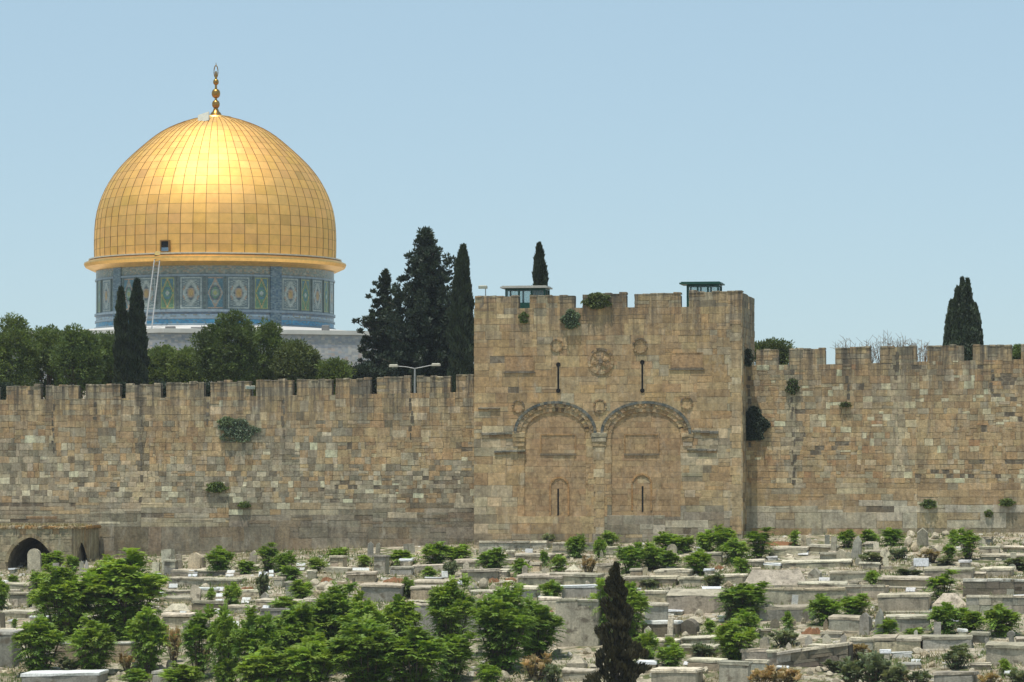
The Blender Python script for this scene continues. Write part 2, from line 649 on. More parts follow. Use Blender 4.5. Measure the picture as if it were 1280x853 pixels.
def pal_left(x, z):
    if abs(x - U_S1) < .28 + .15 * mnoise.noise(Vector((1, z, 1))) and z > 1.2: return [(BLK, 3), (DGR, 2)]
    if abs(x - U_S1 - .1) < 1.0 and 1.2 > z > -1: return [(PAL, 2), (LGR, 3)]
    t = mnoise.noise(Vector((x * .12, z * .3, 0.3)))
    hi = max(0, min(1, (z - 1.0) / 3.5 + t * 1.2))          # 1 = warm upper courses, 0 = grey lower ones
    warm = [(TAN, 4), (TAN2, 4), (OCH, 2.4), (GRY, 1.2), (LGR, .7), (PAL, .4), (BRN, 1.8), (BLK, .12)]
    grey = [(alb(136, 128, 110), 4), (alb(162, 151, 129), 2), (alb(108, 102, 87), 1.8), (TAN2, 1.4), (BRN, .7), (alb(196, 184, 158), 1.1), (BLK, .25)]
    foot = [(alb(108, 101, 88), 4), (alb(124, 116, 102), 2), (alb(112, 98, 80), 2), (BLK, .5)]
    if z < zbase(x) + 2.2 + 1.0 * mnoise.noise(Vector((x * .2, 4, 1))):
        return foot if (z < zbase(x) + 1.4 or x > -20) else [(GRY, 3), (DGR, 3), (alb(120, 108, 90), 1)]
    return warm if rs.random() < hi else grey


def pal_right(x, z):
    if abs(x - U_S2) < .45 and z > 0: return [(GRY, 3), (DGR, 1.5), (LGR, 1)]
    if abs(x - U_S3) < .5 and z > 1: return [(LGR, 2), (GRY, 3)]
    t = mnoise.noise(Vector((x * .15, z * .5, 7.3)))
    if zbase(x) + 0.75 < z < zbase(x) + 2.0:
        return [(alb(172, 164, 146), 3), (alb(150, 142, 124), 3), (TAN2, 1)]
    if z <= zbase(x) + .75:
        return [(DGR, 3), (GRY, 1), (BRN, 1)]
    if rs.random() < .5 + t:
        return [(TAN, 4), (OCH, 4), (RUST, .6), (BRN, 2), (PAL, .35), (BLK, .1)]
    return [(TAN, 3), (TAN2, 3), (GRY, 1.3), (alb(200, 184, 154), 1.2), (LGR, 1.2), (BRN, 2)]


def pal_gate(x, z):
    t = mnoise.noise(Vector((x * .2, z * .35, 17.3)))
    if z < GB + 2.2 + .5 * mnoise.noise(Vector((x * .9, 1, 1))) and x > GXM - 1:
        return [(alb(136, 129, 114), 4), (alb(158, 150, 133), 2.2), (alb(112, 106, 92), 2.5), (TAN2, .6)]
    if z < GB + 7 and (x < GX0 + 3.2 or x > GX1 - 3.6) and mnoise.noise(Vector((x * .5, z * .4, 2))) > -.1:
        return [(GRY, 3), (LGR, 2), (TAN2, 3), (PAL, .8), (DGR, .8)]
    if z < GB + 1.0:
        return [(BRN, 3), (DGR, 2), (TAN2, 2)]
    if x > GX1 - 1.0:
        return [(LGR, 1.5), (TAN, 4), (GRY, 2)]
    if z > 13:
        return [(TAN2, 3), (GRY, 4), (BRN, 1.5), (DGR, 1)]
    if rs.random() < .6 + t:
        return [(OCH, 5), (TAN, 4), (BRN, 2.4), (LGR, .12)]
    return [(TAN, 4), (TAN2, 4), (GRY, 1), (PAL, .3), (BRN, 2)]


U_S1 = wp(177, 520)[0]; U_S2 = wp(991, 520)[0]; U_S3 = wp(1121, 520)[0]
# left wall profile from the photo (px, py of the merlon tops / of the gap floors)
LM = [(-46, -2), (8, 51), (57, 98), (107, 150), (157, 201), (208, 255), (263, 313), (320, 366), (371, 415), (419.5, 463), (471, 513), (521, 563), (570, 592)]
RM = [(945, 973), (986, 1032), (1044, 1089), (1100, 1146), (1159, 1205), (1216, 1265), (1276, 1325)]
top_px_L = lambda x: float(np.interp(x, [-100, 30, 200, 290, 340, 440, 540, 600], [485, 483.5, 481, 478, 476, 474, 471, 469]))
gap_px_L = lambda x: float(np.interp(x, [-100, 30, 290, 440, 600], [501, 499.5, 496, 493, 490]))
top_px_R = lambda x: float(np.interp(x, [930, 1030, 1150, 1280, 1350], [438.5, 436.5, 433.5, 431.5, 430.5]))
gap_px_R = lambda x: float(np.interp(x, [930, 1030, 1280, 1350], [457, 455.5, 449, 448]))

GV = -2.2                        # the gate tower's face stands this far in front of the wall
GX0, _ = wp(592.5, 500, GV)
GX1, _ = wp(928, 500, GV)
GXM = (GX0 + GX1) / 2
GB = wp(760, 681, GV)[1]


def px_of_u(u, z, v):
    p = wuv(u, v, z)
    return 640 + F * p.x / (p.y * CP + p.z * SP)


def city_wall(name, label, u0, u1, px_top, px_gap, merl, pal, ch, bw, extra, seed):
    r = random.Random(seed)
    root = empty(name, wuv((u0 + u1) / 2, 0, zbase((u0 + u1) / 2)), -A)
    off_u, off_z = (u0 + u1) / 2, zbase((u0 + u1) / 2)
    # sample the gap-floor line
    us = np.linspace(u0, u1, 40)
    gz = [wp(px_of_u(u, 7, 0), px_gap(px_of_u(u, 7, 0)))[1] for u in us]
    gline = lambda u: float(np.interp(u, us, gz))
    mb = MB()
    masonry(mb, u0, u1, min(zbase(u0), zbase(u1)) - .4, gline, 0, ch, bw, pal, r, skip=None, zb=lambda u: zbase(u) - .5)
    mb.v = [(x - off_u, y, z - off_z) for x, y, z in mb.v]
    mb.build("facing", M_WALL, root)
    core = MB()
    K = 40
    for i in range(K):
        a, b = u0 + (u1 - u0) * i / K, u0 + (u1 - u0) * (i + 1) / K
        ga, gb = gline(a) - .01, gline(b) - .01
        core.poly([(a - off_u, .012, -8 - off_z), (b - off_u, .012, -8 - off_z), (b - off_u, .012, gb - off_z), (a - off_u, .012, ga - off_z),
                   (b - off_u, .62, gb - off_z), (a - off_u, .62, ga - off_z), (b - off_u, .62, gb - 1.1 - off_z), (a - off_u, .62, ga - 1.1 - off_z),
                   (b - off_u, 2.6, gb - 1.1 - off_z), (a - off_u, 2.6, ga - 1.1 - off_z), (b - off_u, 2.6, -8 - off_z), (a - off_u, 2.6, -8 - off_z)],
                  [(0, 1, 2, 3), (3, 2, 4, 5), (5, 4, 6, 7), (7, 6, 8, 9), (9, 8, 10, 11)], (1, 1, 1))
    core.build("core", M_JOINT, root)
    for (a, b) in list(merl) + list(extra):
        if isinstance(a, tuple):
            ua, ub, zt = a[0], a[1], b
        else:
            ua, ub = wp(a, px_top(a))[0], wp(b, px_top(b))[0]
            zt = wp((a + b) / 2, px_top((a + b) / 2))[1]
        ua, ub = max(ua, u0 + .02), min(ub, u1 - .02)
        zb_ = min(gline(ua), gline(ub)) - .02
        merlon(root, ua - off_u, ub - off_u, zb_ - off_z, zt - off_z, 0.0, r, M_WALL)
    return root


def merlon(root, x0, x1, z0, z1, y, r, mat, depth=.6, pal=None):
    pal = pal or (lambda x, z: [(TAN2, 3), (GRY, 3.5), (BRN, 1.6), (DGR, 1.2), (TAN, 2)])
    mb = MB()
    w = x1 - x0
    drop = r.uniform(-.05, .07)
    ztf = lambda x: z1 + drop * (x - x0) / w
    masonry(mb, x0, x1, z0, ztf, y, lambda z: .42, lambda z: .7, pal, r, prot=(.0, .014))
    k = (0.26, 0.21, 0.16)
    # body behind the facing and a coping broken along its top
    mb.rbox(x0 + .01, x1 - .01, y + .015, y + depth, z0 - .1, z1 - .03 + min(0, drop), .05, .03, k, r)
    n = max(3, int(w / .45))
    for i in range(n):
        if r.random() < .12:
            continue
        a, b = x0 + w * i / n, x0 + w * (i + 1) / n
        h = r.uniform(.02, .09)
        if r.random() < .1: h += .07
        mb.rbox(a + .005, b - .005, y - .03 + r.uniform(-.02, .02), y + depth + .02, ztf(a) - .04, ztf((a + b) / 2) + h, .03, .02, pick([(GRY, 2), (DGR, 2), (BRN, 1)], r), r)
    mb.build("merlon", mat, root)


U_L = wp(-60, 480)[0] - 30
U_R = wp(1340, 440)[0] + 30
ext_l = [((U_L + .5 + i * 2.75, U_L + .5 + i * 2.75 + 2.45), 6.9) for i in range(10)]
ext_r = [((wp(1335, 440)[0] + i * 3.1, wp(1335, 440)[0] + i * 3.1 + 2.5), 9.3) for i in range(9)]
city_wall("city_wall", None, U_L, GX0 + .25, top_px_L, gap_px_L, LM, pal_left,
          lambda z: 0.80 if z < -1.6 else (0.33 if z < 2.2 else 0.40), lambda z: 1.5 if z < -1.6 else (0.46 if z < 2.2 else .62), ext_l, 5)
def stain(wall_o, pxs, y0, y1, seed, c=(.075, .065, .052)):
    """eroded, soot-dark cleft running down the wall's face"""
    r = random.Random(seed)
    m = MB()
    o = wall_o.location
    y = y0
    while y < y1:
        h = r.uniform(3, 9)
        u, z = wp(pxs + r.uniform(-1.5, 1.5), y, 0)
        k = mpp(250)
        w = r.uniform(1.5, 5) * k
        p = wuv(u, 0, z) - o
        lu = p.dot(UD)
        kk = r.uniform(.7, 1.8)
        m.rbox(lu - w / 2, lu + w / 2, -.026, .01, p.z - h * k, p.z, .03, .02, tuple(v * kk for v in c), r)
        y += h + r.uniform(0, 6)
    m.build("eroded_cleft", M_WALL, wall_o)


wl_ = bpy.data.objects["city_wall"]
for a_ in ((176, 500, 596, 1), (66, 505, 560, 2), (354, 500, 540, 3), (514, 498, 545, 4), (259, 503, 535, 6), (120, 503, 525, 7)):
    stain(wl_, *a_)
tag(wl_, "long crenellated stone wall to the left of the gate tower, grey near its foot", "city wall")
w2 = city_wall("city_wall", None, GX1 - .25, U_R, top_px_R, gap_px_R, RM, pal_right,
               lambda z: 0.95 if z < -1.2 else 0.33, lambda z: 1.5 if z < -1.2 else 0.48, ext_r, 6)
tag(w2, "taller brownish crenellated wall to the right of the gate tower, pale blocks along its foot", "city wall")

for a_ in ((990, 462, 520, 11), (936, 470, 560, 12), (1121, 440, 475, 13), (1240, 462, 490, 14), (1060, 470, 500, 15), (992, 540, 600, 16)):
    stain(w2, *a_)

# ------------------------------------------------------------------ GATE TOWER
def arch_pts(cx, cz, rx, rz, n, a0=0.0, a1=math.pi):
    return [(cx - rx * math.cos(a0 + (a1 - a0) * i / n), cz + rz * math.sin(a0 + (a1 - a0) * i / n)) for i in range(n + 1)]


def ring(mb, outer, inner, y0, y1, cfun, seg=True, r=random):
    """extruded band between two polylines, in separate voussoirs when seg"""
    for i in range(len(outer) - 1):
        c = cfun(i)
        d = r.uniform(-.02, .02) if seg else 0
        o0, o1, i0, i1 = outer[i], outer[i + 1], inner[i], inner[i + 1]
        vs = [(o0[0], y0 + d, o0[1]), (o1[0], y0 + d, o1[1]), (i1[0], y0 + d, i1[1]), (i0[0], y0 + d, i0[1]),
              (o0[0], y1, o0[1]), (o1[0], y1, o1[1]), (i1[0], y1, i1[1]), (i0[0], y1, i0[1])]
        mb.poly(vs, [(0, 3, 2, 1), (0, 1, 5, 4), (2, 3, 7, 6), (1, 2, 6, 5), (3, 0, 4, 7)], c)


def gate_tower():
    r = random.Random(21)
    OU, OZ = GXM, GB
    root = empty("gate_tower", wuv(OU, GV, OZ), -A)
    tag(root, "square stone gate tower with two walled-up arches, rising above the wall on both sides", "gate tower")

    def g(px, py):
        u, z = wp(px, py, GV)
        return u - OU, z - OZ
    x0, x1 = GX0 - OU, GX1 - OU
    gaps = [(648, 662, 388), (718, 728, 383), (783, 793, 383), (851, 861, 385)]
    ztop = g(760, 368.5)[1]
    zfl = g(760, 384.5)[1]
    arches = []
    for (cx, rx, py_top) in ((694.0, 52.0, 501.5), (807.5, 57.0, 501.5)):
        c = g(cx, 541)
        rxm = g(cx + rx, 541)[0] - c[0]
        rzm = g(cx, py_top)[1] - c[1]
        arches.append((c[0], c[1], rxm, rzm))
    zfoot = g(700, 646)[1]

    def skip(a, b, z0_, z1_):
        segs = [(a, b)]
        zc = (z0_ + z1_) / 2
        for (cx, cz, rx, rz) in arches:
            ri = rx - .72 + .30
            rzi = rz - .62 + .30
            if zc < zfoot:
                continue
            if zc <= cz:
                h = rx - .72
            elif zc < cz + rzi:
                h = ri * math.sqrt(max(0, 1 - ((zc - cz) / rzi) ** 2))
            else:
                continue
            out = []
            for (p, q) in segs:
                if q <= cx - h or p >= cx + h:
                    out.append((p, q))
                    continue
                if p < cx - h: out.append((p, cx - h))
                if q > cx + h: out.append((cx + h, q))
            segs = out
        return segs
    palg = lambda x, z: pal_gate(x + OU, z + OZ)
    mb = MB()
    masonry(mb, x0, x1, -.8, zfl, 0, lambda z: .52, lambda z: .95, palg, r, skip=skip, prot=(.0, .014))
    # large quoins on the right corner
    mb.build("facing", M_GATE, root)
    # core with the arch recesses left open
    core = MB()
    D = 7.2
    kc = (1, 1, 1)
    zc_ = zfl - .01
    core.box(x0 + .03, x1 - .03, .45, 1.2, -1.5, zc_, kc)
    core.box(x0 + .03, x1 - .03, 1.2, D, -1.5, zc_ - 1.2, kc)
    # front skin of the core, cut round the recesses (vertical strips)
    N = 220
    for i in range(N):
        a, b = x0 + .012 + (x1 - x0 - .024) * i / N, x0 + .012 + (x1 - x0 - .024) * (i + 1) / N
        m = (a + b) / 2
        cut = None
        for (cx, cz, rx, rz) in arches:
            hx = rx - .5
            if abs(m - cx) < hx:
                cut = cz + (rz - .42) * math.sqrt(max(0, 1 - ((m - cx) / hx) ** 2))
        if cut is None:
            core.box(a, b, .012, .45, -1.5, zc_, kc)
        else:
            core.box(a, b, .012, .45, -1.5, zfoot, kc)
            core.box(a, b, .012, .45, cut, zc_, kc)
    core.build("core", M_JOINT, root)
    # right and left flanks
    for side in (1, -1):
        fb = MB()
        tmp = MB()
        masonry(tmp, 0, D, -.8, zfl, 0, lambda z: .5, lambda z: .8, lambda x, z: [(GRY, 4), (DGR, 3), (TAN2, 3), (BRN, 2), (BLK, .3)], r, prot=(.0, .03))
        if side == 1:
            fb.v = [(x1 - .02 - y, x, z) for x, y, z in tmp.v]
        else:
            fb.v = [(x0 + .02 + y, D - x, z) for x, y, z in tmp.v]
        fb.f, fb.c = tmp.f, tmp.c
        fb.build("flank", M_GATE, root)
    # merlons along the front, then along the flanks and back
    edges = [593.5] + [e for gp_ in gaps for e in gp_[:2]] + [928]
    tops = [371.5, 370.3, 368.3, 368.3, 365.5]
    for k in range(5):
        a, b = g(edges[2 * k], 370)[0], g(edges[2 * k + 1], 370)[0]
        merlon(root, a, b, zfl - .02, g((edges[2 * k] + edges[2 * k + 1]) / 2, tops[k])[1], 0, r, M_GATE, .75)
    for (ya, yb) in ((.78, 3.6), (4.1, 7.2)):
        for side in (1, -1):
            m = MB()
            m.rbox(0, yb - ya, 0, .7, zfl - 1.3, ztop + r.uniform(-.05, .1), .05, .04, (.24, .2, .15), r)
            t = MB()
            masonry(t, 0, yb - ya, zfl - .02, ztop + .03, -.012, lambda z: .42, lambda z: .7, lambda x, z: [(GRY, 3), (DGR, 3), (TAN2, 2)], r, prot=(.0, .014))
            m.v += t.v; n0 = len(m.v) - len(t.v)
            m.f += [tuple(i + n0 for i in f) for f in t.f]; m.c += t.c
            if side == 1:
                m.v = [(x1 - .03 - y, ya + x, z) for x, y, z in m.v]
            else:
                m.v = [(x0 + .03 + y, yb - x, z) for x, y, z in m.v]
            m.build("merlon", M_GATE, root)
    # walled-up arches
    GR = alb(104, 102, 92); WT = alb(150, 128, 96)
    for ai, (cx, cz, rx, rz) in enumerate(arches):
        inf = MB()
        hx, hz = rx - .72, rz - .62
        pts = [(cx - hx, zfoot)] + arch_pts(cx, cz, hx, hz, 28) + [(cx + hx, zfoot)]
        # infill: smooth courses
        zz = zfoot
        while zz < cz + hz:
            h = .36
            zt2 = min(zz + h, cz + hz - .001)
            zm = (zz + zt2) / 2
            half = hx if zm <= cz else hx * math.sqrt(max(0, 1 - ((zm - cz) / hz) ** 2))
            half += .25
            xx = cx - half
            while xx < cx + half - .01:
                w = min(r.uniform(.6, 1.3), cx + half - xx)
                cc = pick([(alb(160, 131, 94), 6), (alb(153, 126, 92), 4), (alb(150, 119, 84), 3), (alb(178, 156, 120), .4)], r)
                stone_face(inf, xx + .004, xx + w - .004, zz + .004, zt2 - .004, .07, r.uniform(.0, .006), cc, r, .006, .003)
                xx += w
            zz += h
        inf.build("arch_infill", M_PLAST, root)
        # three nested archivolts, each stepping in
        vo = MB()
        n = 34
        for (ro, ri, yf, pal) in ((0, .19, -.11, [(GR, 3), (alb(84, 88, 84), 2), (alb(120, 112, 94), 1)]), (.19, .46, -.06, [(WT, 3), (BRN, 2), (TAN2, 2), (DGR, .5)]), (.46, .76, -.01, [(TAN2, 3), (BRN, 2), (WT, 2), (alb(176, 150, 110), 1), (alb(88, 74, 56), .8)])):
            rr_ = random.Random(int(ro * 100) + ai)
            ring(vo, arch_pts(cx, cz, rx - ro, rz - ro * .9, n, -.04, math.pi + .04), arch_pts(cx, cz, rx - ri, rz - ri * .9, n, -.04, math.pi + .04), yf, .2, lambda i: pick(pal, rr_), True, rr_)
        # carved beads on the middle band
        for i, (bx, bz) in enumerate(arch_pts(cx, cz, rx - .30, rz - .27, 24)):
            if i % 2 == 0 or rr_.random() < .5:
                vo.rbox(bx - .07, bx + .07, -.10, -.05, bz - .06, bz + .06, .03, .02, pick([(WT, 2), (BRN, 2), (alb(90, 78, 62), 1)], rr_), rr_)
        vo.build("archivolt", M_MOULD, root)
        # recessed name panel under the arch
        pc = ((675, 720), (780, 824))[ai]
        (a, zt_), (b, zb_) = g(pc[0], 543), g(pc[1], 568.5)
        pn = MB()
        cf = lambda *_: alb(146, 116, 80)
        pn.box(a, b, .02, .069, zb_, zb_ + .09, alb(118, 104, 84)); pn.box(a, b, .03, .069, zt_ - .07, zt_, cf())
        pn.box(a, a + .08, .03, .068, zb_ + .09, zt_ - .07, cf()); pn.box(b - .08, b, .03, .068, zb_ + .09, zt_ - .07, cf())
        pn.box(a, b, .015, .067, zb_ - .05, zb_ - .001, alb(106, 98, 84))
        pn.build("blank_panel", M_MOULD, root)
        # niche with a slit window
        nc = ((686.5, 711.5, 596, 644), (789, 815, 592, 638))[ai]
        (a, zt_), (b, zb_) = g(nc[0], nc[2]), g(nc[1], nc[3])
        zb_ = max(zb_, zfoot + .01)
        nm = MB()
        mid, hw = (a + b) / 2, (b - a) / 2
        zs_ = zt_ - hw
        o_ = [(a, zb_)] + arch_pts(mid, zs_, hw, hw, 14) + [(b, zb_)]
        i_ = [(a + .11, zb_)] + arch_pts(mid, zs_, hw - .11, hw - .11, 14) + [(b - .11, zb_)]
        ring(nm, o_, i_, .02, .065, lambda i: pick([(alb(158, 124, 84), 3), (alb(146, 112, 74), 2)], r), True, r)
        nob = nm.build("niche_frame", M_MOULD, root)
        sl_ = MB()
        sp = ((697.5, 611, 644.5), (803, 608, 640))[ai]
        (sx, s1), (_, s0) = g(sp[0], sp[1]), g(sp[0], sp[2])
        sl_.box(sx - .055, sx + .055, .048, .060, max(s0, zfoot + .02), s1)
        sl_.build("slit_window", M_BLACK, nob)
    # side cornices springing from the arches
    def cornice(pa, pb, py0, py1, hh, name="cornice", c=GR):
        (a, za), (b, zb2) = g(pa, py0), g(pb, py1)
        m = MB()
        k = max(2, int((b - a) / .5))
        for i in range(k):
            s0, s1 = a + (b - a) * i / k, a + (b - a) * (i + 1) / k
            zz_ = za + (zb2 - za) * (i + .5) / k
            m.rbox(s0, s1, -.13 + r.uniform(0, .03), 0.02, zz_ - hh * .45, zz_ + hh * .5, .03, .02, pick([(c, 3), (alb(110, 104, 90), 2)], r), r)
            m.rbox(s0, s1, -.03 + r.uniform(0, .01), 0.02, zz_ - hh * 1.5, zz_ - hh * .46, .03, .02, pick([(TAN2, 3), (BRN, 2)], r), r)
        m.build(name, M_MOULD, root)
    cornice(602, 641, 543, 541.5, .17)
    cornice(865, 898, 539, 541, .17)
    cornice(618, 657, 565, 563.5, .13)
    cornice(859, 896, 562, 563, .13)
    cornice(598, 625, 510.5, 510.5, .08)
    # pilaster capitals under the three springers
    for (pa, pb) in ((641, 656), (740, 758), (853, 866)):
        (a, za), (b, zb2) = g(pa, 541), g(pb, 557)
        m = MB()
        for q in range(3):
            m.rbox(a - .05 + q * .04, b + .05 - q * .04, -.11 + q * .03, .02, za - .30 * (q + 1) + .02, za - .30 * q, .05, .035, pick([(TAN2, 2), (WT, 2), (BRN, 1), (GRY, 1)], r), r)
        m.build("capital", M_MOULD, root)
    # pilaster strips below
    for (pa, pb) in ((742, 756), (912, 927)):
        (a, za), (b, zb2) = g(pa, 560 if pa < 800 else 400), g(pb, 668)
        m = MB()
        zz = zb2
        i = 0
        while zz < za - .1:
            h = r.uniform(.45, .62)
            m.rbox(a + (0 if i % 2 else .12), b - (0.02 if pb < 900 else .0), -.035, .03, zz, min(za, zz + h) - .015, .02, .012, pick([(TAN, 4), (LGR, 1), (PAL, .6), (TAN2, 2)], r), r)
            zz += h
            i += 1
        m.build("pilaster", M_GATE, root)
    # arrow loops
    for (sx, p0, p1) in ((698, 456, 488.5), (803, 453, 488.5)):
        (x, z1_), (_, z0_) = g(sx, p0), g(sx, p1)
        m = MB()
        m.box(x - .06, x + .06, -.046, -.040, z0_, z1_)
        for zz in (z0_, z1_):
            m.lathe([(0.001, 0), (.15, 0)], 14)
            nn = len(m.v) - 28
            for i in range(28):
                vx, vy, _ = m.v[nn + i]
                m.v[nn + i] = (x + vx, -.052, zz + vy)
        ob = m.build("arrow_loop", M_BLACK, root)
        fr = MB()
        fr.box(x - .13, x - .065, -.034, 0, z0_ - .1, z1_ + .1, TAN2); fr.box(x + .065, x + .13, -.034, 0, z0_ - .1, z1_ + .1, TAN2)
        fr.build("loop_frame", M_GATE, ob)
    # roundels
    for (cx, cy, rp, wheel) in ((751, 451.5, 16.5, 1), (696, 432, 8, 0), (800, 432, 9.5, 0), (648, 508, 8, 0), (750, 508, 8.5, 2), (858.5, 504, 8, 0)):
        (x, z), (xr, _) = g(cx, cy), g(cx + rp, cy)
        R = xr - x
        m = MB()
        o_ = arch_pts(x, z, R, R, 26, 0, 2 * math.pi)
        i_ = arch_pts(x, z, R * .80, R * .80, 26, 0, 2 * math.pi)
        ring(m, o_, i_, -.07, .01, lambda i: pick([(alb(106, 94, 76), 3), (BRN, 2)], r) if (i < 13) else pick([(alb(132, 108, 78), 3), (TAN2, 2)], r), True, r)
        if wheel == 1:
            for q in range(6):
                t = q * math.pi / 3 + .3
                for rr2 in (R * .25, R * .42, R * .58):
                    px_, pz_ = x + rr2 * math.cos(t), z + rr2 * math.sin(t)
                    m.rbox(px_ - .08, px_ + .08, -.06, .0, pz_ - .07, pz_ + .07, .03, .02, BRN, r)
            m.rbox(x - .14, x + .14, -.10, 0, z - .13, z + .13, .06, .02, alb(92, 78, 60), r)
        if wheel == 2:
            m.rbox(x - R * .6, x + R * .6, -.05, 0, z - R * .6, z + R * .6, .14, .02, TAN, r)
        m.build("roundel", M_MOULD, root)
    # framed plaques
    for (a_, b_, t_, bo) in ((631, 668, 444, 465), (838, 879, 441, 461)):
        (a, zt_), (b, zb_) = g(a_, t_), g(b_, bo)
        m = MB()
        m.box(a, b, -.045, 0, zb_, zb_ + .08, alb(110, 96, 78)); m.box(a, b, -.04, 0, zt_ - .06, zt_, BRN)
        m.box(a, a + .07, -.04, 0, zb_ + .08, zt_ - .06, BRN); m.box(b - .07, b, -.04, 0, zb_ + .08, zt_ - .06, BRN)
        m.box(a + .07, b - .07, -.022, 0, zb_ + .08, zt_ - .06, alb(152, 124, 92))
        m.box(a - .08, b + .08, -.07, 0, zb_ - .08, zb_ - .002, alb(104, 96, 82))
        m.build("framed_plaque", M_MOULD, root)
    return root


gate = gate_tower()

# ------------------------------------------------------------------ GUARD BOOTHS
def booth(px0, px1, py_roof, v, label, lower=None, overhang=0.3, stair=False):
    ua, zr = wp(px0, py_roof, v)
    ub, _ = wp(px1, py_roof, v)
    zfl_ = wp(760, 384.5, GV)[1] - 1.2
    root = empty("guard_booth", wuv((ua + ub) / 2, v, zfl_), -A)
    tag(root, label, "guard booth")
    w = ub - ua
    H = zr - zfl_
    hx = w / 2
    m = MB()
    m.box(-hx, hx, 0, 2.2, H - .10, H, (1, 1, 1))
    m.box(-hx + .1, hx - .1, .1, 2.1, H, H + .06, (.8, .8, .8))
    m.build("roof", M_CREAM if not stair else M_GREEN, root)
    x0, x1 = -hx + overhang, hx - .15
    m = MB()
    m.box(x0, x1, .25, 1.95, 0, H - 1.05)
    for yy in (.25, 1.89):
        n = 3
        for i in range(n + 1):
            x = x0 + (x1 - x0 - .12) * i / n
            m.box(x, x + .12, yy, yy + .06, H - 1.05, H - .1)
        m.box(x0, x1, yy - .01, yy, H - .22, H - .1)
    for xx in (x0, x1 - .06):
        m.box(xx - .001, xx + .06, .31, 1.89, H - .22, H - .101)
        m.box(xx, xx + .055, 1.05, 1.15, H - 1.05, H - .22)
    m.build("booth_body", M_GREEN, root)
    for i in range(3):
        m = MB()
        xa = x0 + (x1 - x0 - .12) * i / 3 + .121
        xb = x0 + (x1 - x0 - .12) * (i + 1) / 3 - .001
        m.box(xa, xb, .27, .29, H - 1.04, H - .23)
        m.build("window", M_GLASS, root)
        if True:
            m = MB()
            m.box(xa, xb, 1.9, 1.92, H - 1.04, H - .23)
            m.build("window", M_GLASS, root)
    return root


booth(625, 684, 358.5, GV + 2.4, "green guard booth with cream flat roof at the left end of the tower top")
booth(849, 901, 353.5, GV + 2.6, "green guard booth with overhanging green roof at the right end of the tower top", overhang=.45, stair=True)


# ------------------------------------------------------------------ DOME BUILDING
DD = 355.0
DC = at(269, 411, DD)           # axis
DCX, DCY = DC.x, DC.y


def zat(py, dist):
    return at(269, py, dist).z


mp = mpp(DD)
DR = 150.5 * mp
root_d = empty("domed_shrine", (DCX, DCY, 5.0), 0)
tag(root_d, "octagonal shrine with a huge golden dome on a drum of blue tiles", "shrine")
ZB = zat(321, DD - 0)           # dome foot on its axis distance


